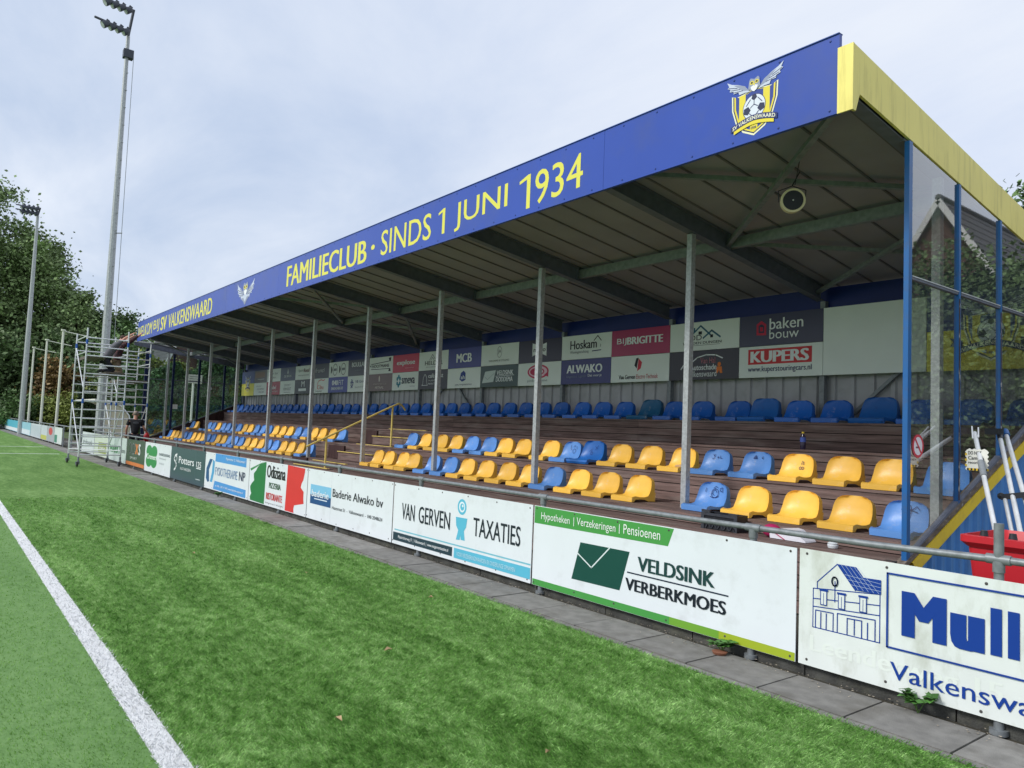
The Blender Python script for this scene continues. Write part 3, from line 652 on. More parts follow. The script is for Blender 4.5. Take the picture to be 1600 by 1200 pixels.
# second row, right block
row2x = [-3.5, -4.07, -4.65, -5.26, -5.86, -6.48, -7.07, -7.69, -8.29, -8.93, -9.44, -10.0, -10.75, -11.29, -11.83, -12.42, -12.99, -13.55, -14.21, -14.79]
pat2 = 'byyybbyyyBbyyybbyyyb'
pat2 = ['b', 'y', 'y', 'y', 'b', 'b', 'y', 'y', 'y', 'B', 'b', 'y', 'y', 'y', 'b', 'b', 'y', 'y', 'y', 'b']
for i, (x, c) in enumerate(zip(row2x, pat2)):
    lab = '%s seat, second row right of the aisle, %s from the right glass wall' % (SEATW[c], ORD[i])
    if i == 9: lab = 'strong blue rounded seat covered in scribbles, second row'
    if i == 3: lab = 'yellow seat with a small pen drawing on its back, second row'
    if i == 4: lab = 'light blue seat with dark pen blots, second row beside the yellow drawn-on seat'
    if i == 5: lab = 'light blue seat with pen letters right of the nearest galvanised post, second row'
    if i == 10: lab = 'light blue seat with pen loops left of the strong blue one, second row'
    scrib['2R%d' % (i+1)] = seat(c, x, Y2, Z2, lab, G2, 1.06 if c == 'B' else 1.)
graffiti(scrib['2R4'], [loop(.15, .2, .1), loop(.35, .2, .1), [(.2, .45), (.25, .75)], [(.3, .5), (.4, .5), (.35, .7)]])
graffiti(scrib['2R5'], [[(-.5, .7), (-.3, .95), (-.15, .7), (-.45, .68), (-.3, .85), (-.25, .7)], [(.25, .8), (.35, .7), (.35, .9)]])
graffiti(scrib['2R6'], [[(-.5, .85), (-.4, .7), (-.3, .85)], [(-.35, .75), (-.4, .5), (-.55, .45)], [(-.1, .6), (.1, .6)], [(0, .7), (0, .5)], [(.2, .75), (.2, .55), (.4, .55)]])
graffiti(scrib['2R11'], [loop(.2, .3, .22), [(-.4, .9), (-.35, .5), (-.2, .4)], [(.5, .8), (.6, .5)], loop(.15, .7, .14, 0, 200)])
graffiti(scrib['2R10'], [loop(-.3, .15, .14), [(.1, .5), (.4, .9)], [(.0, .8), (.3, .6)], [(-.6, .3), (-.4, .5)]], (16, 50, 120))
# second row, left block, left to right ("_" = missing)
pl2 = 'by__bbybbbbyybbbyyybbyyyb'
for i, c in enumerate(pl2):
    if c == '_': continue
    x = -32.86+.6*i; j = len(pl2)-i
    side = '%s place from the left glass wall' % ORD[i] if i < 13 else '%s from the aisle steps' % ORD[j-1]
    seat(c, x, Y2, Z2, '%s seat, second row left of the aisle, %s' % (SEATW[c], side), G2)
# top row
xs = [-3.3-.6*i for i in range(50)]; adj = {7: .22}
for i, x in enumerate(xs):
    if x < -32.95: break
    c = 'd'
    lab = ('dark blue seat, top row against the back wall, %s from the %s glass wall' % ((ORD[i], 'right') if i < 25 else (ORD[len(xs)-1-i], 'left')))
    if i == 10: c = 't'; lab = 'teal blue scratched seat, only teal one in the top row'
    if i in (3, 6): c = 'B'; lab = ['strong blue rounded seat, top row, behind the right glass wall', 'strong blue rounded seat, top row, above the bottle'][i == 6]
    seat(c, x+(.12 if i == 7 else 0), Y4, Z4, lab, G4, 1.08 if c in 'Bt' else 1.)

# ================================================================== SPONSOR PANELS ON THE BACK WALL
PZ0, PZ1 = 2.67, 3.705; PZM = 3.19; PY = YB-.012; TY = PY-.001
WP = paint('pale_panel', 222, 232, 224, .3, var=.03)
def panel(x0, x1, z0, z1, m, label):
    g = 'sponsor panels on the back wall'
    mm = m if not isinstance(m, tuple) else paint('panel_%d_%d_%d' % m, *m, .28)
    o = MB().box(x0+.004, x1-.004, PY, PY+.03, z0+.004, z1-.004).build('sponsor_panel', mm, None, ((x0+x1)/2, PY, z0))
    return tag(o, label, 'sign', g)
def px(k, half): a = -6.10-3*(k-1); return (a-1.5, a) if half == 'R' else (a-3.0, a-1.5)
def pn(k, half, top, m, label):
    x0, x1 = px(k, half); z0, z1 = (PZM, PZ1) if top else (PZ0, PZM)
    if k == 9 and half == 'L': x0 = XL+.1
    o = panel(x0, x1, z0, z1, m, label); w_, h_ = x1-x0, z1-z0
    def t(s, u0, u1, v0, v1, col, bold=0., shear=0.): text(o, s, x0+u0*w_, x0+u1*w_, z0+v0*h_, z0+v1*h_, TY-.003, flat(*col), bold, shear)
    def art(fn): a = Art(TY); a.P = lambda u, v: (x0+u*w_, z0+v*h_); a.w = w_; a.h = h_; fn(a); a.done(o)
    return o, t, art
WH = (232, 238, 238); NV = (22, 32, 92); BK = (22, 26, 34); GRY = (120, 128, 132)
blank = panel(-6.10, -4.60, PZ0, PZ1, WP, 'large blank pale panel at the right end of the sponsor row')
# 1
o, t, art = pn(1, 'R', 1, (52, 56, 82), 'slate panel with white two-line lettering and a red house outline')
t('baken', .38, .78, .50, .85, WH, .012); t('bouw', .38, .73, .2, .5, WH)
art(lambda a: (a.poly([a.P(.22, .35), a.P(.34, .33), a.P(.34, .68), a.P(.28, .80), a.P(.22, .70)], (196, 40, 70)), a.poly([a.P(.245, .42), a.P(.315, .41), a.P(.315, .64), a.P(.28, .7), a.P(.245, .65)], (52, 56, 82)), a.rect(*a.P(.262, .5)[:1], a.P(.3, .5)[0], a.P(0, .47)[1], a.P(0, .6)[1], (196, 40, 70))))
o, t, art = pn(1, 'R', 0, WP, 'white panel with a red block and blue web address, second row')
art(lambda a: a.rect(a.P(.12, 0)[0], a.P(.88, 0)[0], a.P(0, .42)[1], a.P(0, .9)[1], (206, 50, 56)))
t('KUPERS', .15, .85, .48, .84, WH, .045); t('www.kuperstouringcars.nl', .12, .88, .14, .36, NV, .012)
o, t, art = pn(1, 'L', 1, WP, 'white panel with teal roof outlines behind the nearest galvanised post')
art(lambda a: (a.line([a.P(.27, .42), a.P(.46, .85), a.P(.60, .52)], .03, (30, 96, 120)), a.line([a.P(.5, .42), a.P(.62, .66), a.P(.74, .42)], .03, (30, 96, 120)), a.line([a.P(.37, .66), a.P(.37, .78)], .03, (30, 96, 120)), a.rect(a.P(.43, 0)[0], a.P(.48, 0)[0], a.P(0, .55)[1], a.P(0, .66)[1], BK), a.rect(a.P(.6, 0)[0], a.P(.64, 0)[0], a.P(0, .42)[1], a.P(0, .52)[1], BK), a.line([a.P(.24, .18), a.P(.74, .18)], .008, GRY)))
t('DDD', .22, .48, .36, .54, BK, .0); t('VAN DEN DUNGEN', .2, .76, .22, .31, BK, .01)
o, t, art = pn(1, 'L', 0, (20, 24, 38), 'black panel with white car outline and orange figure')
t('Van Hal', .47, .68, .55, .74, (190, 120, 130)); t('Autoschade', .32, .70, .33, .52, WH, .015); t('Valkenswaard', .28, .70, .1, .30, WH)
art(lambda a: (a.line([a.P(.18, .38), a.P(.22, .52), a.P(.32, .56), a.P(.42, .76), a.P(.55, .84), a.P(.68, .82), a.P(.78, .7)], .02, WH), a.disc(*a.P(.735, .5), .035, .04, (226, 120, 40)), a.poly([a.P(.70, .42), a.P(.77, .42), a.P(.78, .2), a.P(.75, .2), a.P(.735, .32), a.P(.715, .2), a.P(.69, .22)], (226, 120, 40))))
# 2
o, t, art = pn(2, 'R', 1, (168, 28, 82), 'magenta panel with white capitals in the upper row')
t('BIJ', .1, .27, .4, .68, WH); t('BRIGITTE', .28, .89, .42, .70, WH, .045)
o, t, art = pn(2, 'R', 0, WP, 'white panel with a red and black leaf-shaped bolt mark')
t('Van Gerven', .15, .44, .12, .28, BK, .03); t('Electro Techniek', .46, .82, .12, .28, (190, 40, 70))
art(lambda a: (a.poly([a.P(.42, .62), a.P(.45, .88), a.P(.49, .9), a.P(.46, .5)], BK), a.poly([a.P(.49, .88), a.P(.55, .72), a.P(.53, .5), a.P(.47, .4)], (206, 50, 70))))
o, t, art = pn(2, 'L', 1, WP, 'white panel with dark lettering under a small roof line, upper row')
t('Hoskam', .18, .72, .42, .78, BK, .02); t('Woninginrichting', .18, .56, .22, .36, GRY, .01); art(lambda a: (a.line([a.P(.66, .72), a.P(.73, .9), a.P(.8, .7)], .02, BK), a.line([a.P(.63, .3), a.P(.8, .32)], .02, NV), a.line([a.P(.79, .45), a.P(.79, .55)], .012, BK)))
o, t, art = pn(2, 'L', 0, (26, 38, 112), 'navy panel with bold white angular capitals, lower row')
t('ALWAKO', .12, .84, .45, .78, WH, .045); t('Uitgekiend logeren', .12, .52, .24, .36, (130, 140, 170)); t('Dat voor je', .56, .83, .25, .38, WH, .01)
# 3
o, t, art = pn(3, 'R', 1, (16, 22, 48), 'near-black panel with a white notched block, upper row')
art(lambda a: a.poly([a.P(.33, .28), a.P(.5, .42), a.P(.66, .26), a.P(.66, .84), a.P(.5, .72), a.P(.33, .86)], WH)); t('mebo', .36, .64, .46, .66, BK, .02)
o, t, art = pn(3, 'R', 0, WP, 'white panel with a crimson looped ring')
def ringl(a):
    a.disc(*a.P(.48, .6), .37, .16, (196, 40, 84)); a.disc(*a.P(.48, .6), .32, .125, (240, 200, 214)); a.disc(*a.P(.46, .6), .25, .09, (196, 40, 84)); a.disc(*a.P(.5, .6), .15, .05, (240, 226, 230)); a.poly([a.P(.62, .44), a.P(.72, .36), a.P(.72, .6)], (196, 40, 84))
art(ringl); t('pinkreclame', .24, .7, .14, .27, GRY)
o, t, art = pn(3, 'L', 1, WP, 'white panel with a small oval monogram, upper row')
art(lambda a: a.ring(*a.P(.5, .62), .09, .13, .012, GRY)); t('JA', .46, .54, .52, .74, BK); t('WILLIAMS & ETTLING', .22, .76, .18, .27, GRY, .01)
o, t, art = pn(3, 'L', 0, (16, 64, 58), 'dark green panel with a pale slanted envelope mark')
art(lambda a: (a.poly([a.P(.05, .2), a.P(.36, .24), a.P(.42, .78), a.P(.13, .74)], (200, 214, 210)), a.line([a.P(.12, .5), a.P(.2, .36), a.P(.38, .64)], .01, (120, 150, 145)), a.line([a.P(.42, .5), a.P(.9, .52)], .012, WH)))
t('VELDSINK', .45, .88, .55, .76, WH, .03, .1); t('DODDEMA', .43, .87, .24, .46, WH, .03, .1)
# 4
o, t, art = pn(4, 'R', 1, (24, 46, 132), 'royal blue panel with three wide white capitals'); t('MCB', .26, .73, .28, .72, WH, .04)
o, t, art = pn(4, 'R', 0, WP, 'white panel with a blue tag-shaped mark')
art(lambda a: a.poly([a.P(.38, .44), a.P(.42, .76), a.P(.5, .86), a.P(.56, .74), a.P(.56, .4), a.P(.46, .32)], (30, 60, 140))); t('ah', .42, .54, .44, .64, WH, .02); t('JAN THIJSSENPAD', .25, .76, .12, .21, NV)
o, t, art = pn(4, 'L', 1, WP, 'white panel with dark capitals below a triangle mark, upper row')
art(lambda a: (a.line([a.P(.38, .56), a.P(.47, .84), a.P(.57, .56)], .02, GRY), a.line([a.P(.43, .56), a.P(.47, .68), a.P(.52, .56)], .02, GRY))); t('HELDER', .22, .82, .28, .50, BK, .01); t('ACCOUNTANCY', .26, .7, .14, .21, GRY)
o, t, art = pn(4, 'L', 0, (36, 40, 52), 'charcoal panel with a white bell outline')
art(lambda a: a.line([a.P(.14, .22), a.P(.17, .3), a.P(.18, .6), a.P(.22, .78), a.P(.26, .78), a.P(.3, .6), a.P(.31, .3), a.P(.34, .22), a.P(.14, .22)], .014, WH)); t('café oost', .36, .86, .6, .82, WH, .015); t('VALKENSWAARD', .36, .78, .42, .5, WH); t('MARKT 22', .36, .66, .24, .34, WH)
# 5
o, t, art = pn(5, 'R', 1, (196, 30, 62), 'bright red panel with white lower-case lettering'); t('explose', .16, .86, .34, .68, WH, .03); t('dakwerken', .5, .82, .2, .28, (230, 170, 180))
o, t, art = pn(5, 'R', 0, WP, 'white panel with a turquoise snowflake mark')
def flake(a):
    for k in range(6): a.disc(a.P(.26, 0)[0]+.09*math.cos(R(60*k+30)), a.P(0, .52)[1]+.13*math.sin(R(60*k+30)), .05, .06, (40, 130, 150), 12)
    a.disc(*a.P(.26, .52), .05, .05, WH)
art(flake); t('smeva', .38, .88, .36, .68, (24, 34, 62), .03); t('koeling', .7, .88, .17, .25, GRY)
o, t, art = pn(5, 'L', 1, WP, 'white panel with black framed lettering like a workbench')
art(lambda a: (a.line([a.P(.08, .6), a.P(.86, .72)], .02, BK), a.line([a.P(.08, .3), a.P(.86, .28)], .02, BK), a.poly([a.P(.82, .9), a.P(.92, .93), a.P(.9, .7), a.P(.86, .7)], BK), a.poly([a.P(.86, .3), a.P(.9, .3), a.P(.92, .12), a.P(.82, .14)], BK), a.poly([a.P(.02, .5), a.P(.08, .56), a.P(.08, .42)], BK))); t('HOOTMANS', .12, .85, .38, .56, BK, .02)
o, t, art = pn(5, 'L', 0, (104, 84, 80), 'brown panel with pale narrow lettering'); t('VORSTENBOSCH', .2, .76, .36, .46, (200, 190, 185)); t('METAAL', .3, .66, .14, .28, (220, 212, 205), .02); art(lambda a: a.disc(*a.P(.46, .72), .04, .09, (220, 212, 205)))
# 6
o, t, art = pn(6, 'R', 1, (54, 64, 74), 'slate grey panel with white capitals in the upper row'); t('BOULLART', .18, .93, .56, .84, WH, .02); t('makelaars', .34, .78, .3, .4, GRY)
o, t, art = pn(6, 'R', 0, WP, 'white panel with a blue dotted globe')
def globe(a):
    for k in range(14): a.disc(a.P(.22, 0)[0]+.10*math.sin(k*2.4)*(.4+.05*k), a.P(0, .5)[1]+.13*math.cos(k*2.4)*(.4+.05*k), .028, .03, (70, 80, 140), 10)
art(globe); t('VB Groep', .38, .9, .5, .72, (40, 60, 110), .01); t('Bouwbedrijf sinds 1988', .38, .94, .24, .34, GRY)
o, t, art = pn(6, 'L', 1, WP, 'pale panel with two dark circular stamps')
def stamps(a):
    for u in (.33, .76): a.ring(*a.P(u, .5), .17, .19, .02, BK); a.rect(a.P(u-.08, 0)[0], a.P(u+.08, 0)[0], a.P(0, .42)[1], a.P(0, .58)[1], GRY); a.poly([a.P(u-.22, .28), a.P(u-.18, .28), a.P(u-.14, .5), a.P(u-.18, .72), a.P(u-.22, .72)], BK)
art(stamps)
o, t, art = pn(6, 'L', 0, (28, 52, 150), 'royal blue panel with bold white digits and thin capitals'); t('040', .2, .52, .48, .8, WH, .045); t('FIT', .55, .8, .48, .8, WH); t('EINDHOVEN FIT', .18, .8, .18, .36, WH, .03)
# 7
o, t, art = pn(7, 'R', 1, (34, 44, 52), 'dark teal-grey panel with pale script lettering'); t('franci', .24, .76, .4, .7, (200, 206, 206), 0, .2)
o, t, art = pn(7, 'R', 0, WP, 'white panel with a red line-drawn face outline')
art(lambda a: a.line([a.P(.4, .3), a.P(.38, .6), a.P(.45, .82), a.P(.6, .9), a.P(.72, .84), a.P(.8, .9)], .03, (206, 96, 86))); t('Cibu', .4, .74, .26, .56, (206, 90, 80), .0); t('restaurant', .3, .66, .1, .18, BK)
o, t, art = pn(7, 'L', 1, WP, 'pale panel with grey and dark red lettering, upper row'); t('Sport', .2, .52, .52, .76, GRY); t('Rood', .54, .86, .52, .78, (110, 70, 74), .03); t('www.sportrood.nl', .2, .84, .24, .38, (90, 100, 100))
o, t, art = pn(7, 'L', 0, (26, 28, 36), 'black panel with a white letter above a white bar')
t('M', .42, .62, .5, .9, WH); art(lambda a: a.rect(a.P(.25, 0)[0], a.P(.72, 0)[0], a.P(0, .2)[1], a.P(0, .38)[1], WH))
# 8
o, t, art = pn(8, 'R', 1, (34, 50, 82), 'steel blue panel with a white drop above small capitals'); t('DE BRON', .26, .74, .26, .42, WH, .01); art(lambda a: a.poly([a.P(.46, .58), a.P(.5, .92), a.P(.54, .58), a.P(.5, .5)], WH))
o, t, art = pn(8, 'R', 0, WP, 'pale panel with two rows of spaced grey capitals'); t('JOOST', .3, .72, .56, .76, GRY); t('VERHULST', .24, .76, .3, .5, GRY); t('administraties', .3, .7, .12, .2, GRY)
o, t, art = pn(8, 'L', 1, WP, 'pale panel with grey letters behind a post, upper row'); t('Van der', .24, .82, .56, .74, GRY); t('Steen', .24, .66, .26, .44, GRY)
o, t, art = pn(8, 'L', 0, (170, 32, 52), 'crimson panel with white lettering behind a post, lower row'); t('Rabel', .3, .72, .42, .72, WH, .03); t('verzekeringen', .12, .84, .2, .34, WH)
# 9
o, t, art = pn(9, 'R', 1, (72, 62, 58), 'dark brown panel with a tan block, upper row'); art(lambda a: a.rect(a.P(.08, 0)[0], a.P(.84, 0)[0], a.P(0, .42)[1], a.P(0, .86)[1], (134, 106, 90))); t('kapper', .3, .8, .2, .34, WH)
o, t, art = pn(9, 'R', 0, WP, 'pale panel with small handwritten grey lines'); t('met plezier', .2, .62, .66, .8, GRY, 0, .3); t('voor iedereen', .26, .8, .44, .6, GRY, 0, .3); t('samen sterk', .4, .84, .2, .36, GRY, 0, .3)
x0, x1 = XL+.1, px(9, 'L')[1]
o = MB().box(x0, x1-.004, PY, PY+.03, PZ0, PZ1).add([(x0, PY-.002, PZ0), (x1-.004, PY-.002, PZ0), (x1-.004, PY-.002, PZM), (x0, PY-.002, PZM)], [(0, 1, 2, 3)], 1).build('club_banner', [paint('banner_navy', 40, 56, 132, .35), paint('banner_yellow', 226, 214, 54, .35)], None, ((x0+x1)/2, PY, PZ0))
tag(o, 'blue over yellow panel with a crest at the far left end of the back wall', 'sign', 'club banners'); crest(o, (x0+x1)/2, 2.82, .6, .72, TY-.002, small=True)
x0, x1 = -4.60, XR-.12
o = MB().box(x0+.004, x1, PY, PY+.03, PZ0, PZ1).add([(x0+.004, PY-.002, PZ0), (x1, PY-.002, PZ0), (x1, PY-.002, PZM+.02), (x0+.004, PY-.002, PZM+.02)], [(0, 1, 2, 3)], 1).build('club_banner', [MATS['banner_navy'], MATS['banner_yellow']], None, ((x0+x1)/2, PY, PZ0))
tag(o, 'large blue over yellow banner with a winged crest seen through the right glass', 'sign', 'club banners'); crest(o, -3.81, 2.78, .66, .86, TY-.002, banner=True)
# ================================================================== PITCH BARRIER AND ADVERTISING BOARDS
bar = thing('barrier', 'long galvanised tube barrier with one rail along the pitch in front of the stand', 'barrier', (-15, 5.03, 0))
BY = 5.035
MB().tube([(2.2, BY, 1.005), (-1.7, BY, 1.005), (-2.5, BY, .985), (-4, BY, .978), (-33.2, BY, .978)], .0225, 10).build('rail', TUBE, bar, smooth=40)
fx = [-1.76, -3.43]+[-5.92-2.43*k for k in range(12)]
for i, x in enumerate(fx):
    top = 1.215 if i == 0 else .96
    zr_ = 1.005 if i == 0 else .98
    MB().tube([(x, BY+.001, 0), (x, BY+.001, top)], .028, 10).build('barrier_post', TUBE, bar, smooth=40)
    MB().tube([(x-.065, BY, zr_), (x+.065, BY, zr_)], .030, 10).tube([(x, BY, zr_-.075), (x, BY, zr_-.01)], .034, 10).build('clamp', TUBE, bar, smooth=40)
    MB().tube([(x, BY, .0), (x, BY, .03)], .05, 12).build('foot_collar', TUBE, bar, smooth=40)
BX = [-.03, -3.03, -6.03, -9.0, -11.92, -14.8, -17.8, -20.88, -23.9, -26.5]
BF = 5.0
def board(x0, x1, m, label, z0=.08, z1=.885, group='advertising boards on the barrier'):
    b = MB().box(x0+.012, x1-.012, BF, BF+.006, z0, z1)
    s = b; n = max(2, round((x1-x0)/.6))
    for k in range(n+1):
        x = x0+.06+(x1-x0-.12)*k/n
        for z in (z0+.035, z1-.03): s.ball((x+random.uniform(-.03, .03), BF-.001, z+random.uniform(-.008, .008)), (.010, .004, .010), 1, 7, 4)
    o = b.build('advertising_board', [m, mat('dark_screw', (.07, .065, .06, 1), .5, .3, 30)], None, ((x0+x1)/2, BF, z0))
    tag(o, label, 'sign', group)
    return o
BTY = BF-.0008
def bt(o, s, x0, x1, z0, z1, c, bold=0., shear=0., right=None): return text(o, s, x0, x1, z0, z1, BTY-.004, flat(*c), bold, shear, right=right)
# 0: weathered white board
WEATH = mat('weathered_white_board', srgb(224, 230, 226), .45, .05, 3, dirt=(.36, .38, .28, .6), dscale=2.6, dpos=(.5, .74), dmap=(1.6, 1, .8), spec=.3)
DB = (22, 62, 146)
o = board(BX[1], BX[0], WEATH, 'weathered white board with blue house drawing and huge blue letters', .082, .89)
a = Art(BTY); lw = .007
for pts in ([(-2.91, .357), (-2.91, .625), (-2.44, .672), (-2.44, .36), (-2.91, .357)], [(-2.88, .63), (-2.88, .675), (-2.735, .82)], [(-2.735, .82), (-2.605, .665)], [(-2.91, .50), (-2.44, .535)], [(-2.91, .555), (-2.60, .585), (-2.44, .60)], [(-2.75, .56), (-2.75, .70)],
            [(-2.89, .36), (-2.89, .475)], [(-2.89, .478), (-2.76, .482)], [(-2.76, .36), (-2.76, .48)], [(-2.73, .36), (-2.73, .485)], [(-2.73, .488), (-2.47, .50)], [(-2.66, .36), (-2.66, .47), (-2.56, .475), (-2.56, .36)], [(-2.47, .36), (-2.47, .50)], [(-2.85, .36), (-2.85, .47)], [(-2.81, .36), (-2.81, .47)], [(-2.52, .36), (-2.52, .47)], [(-2.61, .37), (-2.61, .47)]): a.line(pts, lw, DB)
a.poly([(-2.735, .822), (-2.60, .822), (-2.55, .762), (-2.432, .766), (-2.432, .672), (-2.605, .668)], DB)
for k in range(1, 6): a.line([(-2.735+.03*k, .82-.0*k), (-2.62+.035*k, .675+.0*k)], .002, (190, 205, 225), k == 1)
for k in range(1, 4): a.line([(-2.70+.02*k, .79-.03*k), (-2.435, .765-.024*k)], .002, (190, 205, 225), k == 1)
for x, z in ((-2.83, .575), (-2.70, .575), (-2.55, .585)): a.rect(x-.022, x+.022, z-.05, z+.045, (222, 228, 224)); a.line([(x-.022, z-.05), (x-.022, z+.045), (x+.022, z+.045), (x+.022, z-.05), (x-.022, z-.05)], .006, DB); a.line([(x-.028, z+.05), (x+.028, z+.052)], .014, DB); a.line([(x, z-.05), (x, z+.03)], .004, DB)
a.ring(-2.75, .70, .02, .03, .01, DB)
a.line([(-2.39, .82), (-.5, .826), (-.5, .352), (-2.39, .35), (-2.39, .82)], .012, DB)
a.done(o, 'house_drawing')
bt(o, 'M', -2.30, -2.03, .443, .724, DB, .06); bt(o, 'u', -2.01, -1.82, .443, .65, DB, .075); bt(o, 'l', -1.79, -1.73, .452, .724, DB, .01); bt(o, 'l', -1.70, -1.64, .455, .722, DB, .01); bt(o, 'er', -1.60, -1.2, .45, .65, DB, .06)
bt(o, 'Valkenswaard', -2.37, -1.33, .155, .262, DB, .004)
v_ = text(o, 'Leenderweg 15', -2.93, -1.72, .155, .30, BTY-.0002, flat(226, 233, 226), .02)
# 1: envelope logo board
o = board(BX[2], BX[1], WHITEB, 'white board with green top tab, dark green envelope mark and two-line lettering')
a = Art(BTY); GR = (74, 154, 74)
a.poly([(-6.01, .707), (-4.235, .724), (-4.175, .877), (-6.01, .880)], GR)
a.poly([(-6.01, .082), (-4.2, .082), (-4.2, .145), (-6.01, .142)], GR); a.poly([(-4.2, .082), (-3.7, .082), (-3.7, .145), (-4.2, .145)], (112, 164, 56)); a.poly([(-3.7, .082), (-3.045, .082), (-3.045, .142), (-3.7, .145)], (160, 178, 48))
a.poly([(-5.31, .606), (-4.67, .611), (-4.78, .252), (-5.42, .243)], (24, 76, 66)); a.line([(-5.35, .5), (-5.15, .392), (-4.92, .608)], .012, (220, 230, 230)); a.line([(-4.69, .43), (-3.62, .428)], .012, (40, 52, 70)); a.done(o)
for s, xa, xb, za, zc in (('Hypotheken', -5.9, -5.47, .735, .828), ('|', -5.415, -5.407, .745, .83), ('Verzekeringen', -5.37, -4.85, .738, .836), ('|', -4.805, -4.797, .755, .84), ('Pensioenen', -4.75, -4.32, .762, .848)): bt(o, s, xa, xb, za, zc, (232, 240, 232))
bt(o, 'VELDSINK', -4.57, -3.745, .465, .588, (30, 66, 64), .032); bt(o, 'VERBERKMOES', -4.71, -3.635, .277, .382, (26, 34, 44), .032)
# 2: taxation board
o = board(BX[3], BX[2], WHITEB, 'white board with thin tall black capitals and a light blue figure'); CY = (92, 184, 210)
a = Art(BTY); a.disc(-7.35, .727, .092, .092, CY); a.disc(-7.35, .727, .062, .062, (226, 236, 240)); a.disc(-7.345, .727, .042, .042, CY); a.disc(-7.335, .74, .016, .016, (226, 236, 240))
a.poly([(-7.47, .60), (-7.23, .604), (-7.25, .50), (-7.29, .455), (-7.265, .345), (-7.35, .345), (-7.36, .40), (-7.37, .34), (-7.45, .335), (-7.41, .45), (-7.455, .5)], CY)
a.rect(-8.93, -6.05, .262, .278, (120, 190, 205)); a.rect(-8.96, -7.52, .128, .235, (38, 62, 72)); a.rect(-7.48, -6.05, .12, .236, CY); a.done(o)
for s, xa, xb in (('VAN', -8.75, -8.42), ('GERVEN', -8.32, -7.59), ('TAXATIES', -7.1, -6.23)): bt(o, s, xa, xb, .427, .637, (34, 44, 52), .006)
bt(o, 'Maastrichterweg 17  |  Valkenswaard  |  www.vangerventaxaties.nl', -8.82, -7.6, .155, .205, (225, 230, 232), .015); bt(o, 'VOOR VERZEKERINGSWAARDEN EN ONDERLINGE OPNAMEN', -7.42, -6.3, .152, .198, (190, 228, 238), .0)
# 3
o = board(BX[4], BX[3], WHITEB, 'white board with a split light and dark blue square at its left')
a = Art(BTY); a.rect(-11.78, -10.98, .478, .64, (128, 192, 224)); a.rect(-11.78, -10.98, .33, .478, (34, 80, 130)); a.rect(-11.62, -11.12, .41, .425, (220, 230, 238)); a.line([(-10.98, .085), (-10.98, .88)], .003, (170, 178, 184)); a.done(o)
bt(o, 'baderie', -11.72, -11.06, .45, .56, (228, 236, 242), .02); bt(o, 'Baderie Alwako bv', -10.92, -9.28, .51, .635, (44, 46, 52), .006); bt(o, 'Hazestraat 51  -  Valkenswaard  -  040 2048624', -10.92, -9.28, .322, .372, (70, 74, 80), .004)
# 4: pizzeria
o = board(BX[5], BX[4], WHITEB, 'white board with brushed green and red flag strokes beside red and black words')
rag = random.Random(4); a = Art(BTY); g0 = [(-13.9, .09)]; 
L_ = [(-14.62+rag.uniform(-.1, .14)+(.25 if k > 8 else 0)+(.2 if k > 10 else 0), .10+.065*k) for k in range(12)]
a.poly([(-13.9, .09)]+L_+[(-13.95, .87), (-13.88, .87)], (36, 120, 62)); a.done(o, 'flag_strokes'); a = Art(BTY); a.poly([(-14.75, .70), (-14.2, .83), (-14.0, .87), (-14.1, .84), (-14.7, .66)], (60, 136, 80))
R_ = [(-12.12+rag.uniform(-.12, .1)-(.25 if k < 3 else 0), .09+.065*k) for k in range(13)]
a.done(o, 'flag_strokes'); a = Art(BTY); a.poly([(-12.86, .09)]+R_+[(-12.82, .885)], (212, 54, 52)); a.done(o, 'flag_strokes')
bt(o, 'Odiziana', -13.82, -12.9, .60, .83, (34, 32, 34), .03); bt(o, 'PIZZERIA', -13.68, -13.1, .415, .515, (50, 90, 60), .03); bt(o, 'RISTORANTE', -13.80, -13.0, .20, .325, (206, 50, 56), .03); bt(o, 'Eindhovenseweg 12 - 040 2013456', -13.82, -12.95, .12, .15, (90, 90, 90))
# 5: physio
o = board(BX[6], BX[5], WHITEB, 'white board with pale blue bands and a blue slanted arch mark'); SB = (74, 150, 212)
a = Art(BTY); a.poly([(-17.05, .705), (-15.0, .70), (-15.0, .88), (-17.05, .88)], SB); a.poly([(-17.1, .10), (-14.95, .10), (-14.95, .26), (-17.02, .285)], SB)
a.poly([(-17.68, .3), (-17.68, .52), (-17.45, .74), (-17.25, .74), (-17.48, .5), (-17.42, .24), (-17.55, .22)], (36, 84, 130)); a.poly([(-17.22, .74), (-17.08, .70), (-17.08, .48), (-17.2, .24), (-17.36, .24), (-17.25, .46)], (80, 160, 205)); a.done(o)
bt(o, 'FYSIOTHERAPIE', -17.0, -15.5, .41, .59, (104, 136, 176)); bt(o, 'NP', -15.4, -15.02, .415, .595, (40, 52, 84), .02); bt(o, 'Peperstraat 12, Valkenswaard', -16.3, -15.06, .76, .83, (220, 234, 244), .01); bt(o, 'tel. 040 - 205 17 300 | www.fysiotherapienp.nl', -16.95, -15.1, .155, .21, (225, 236, 246), .015)
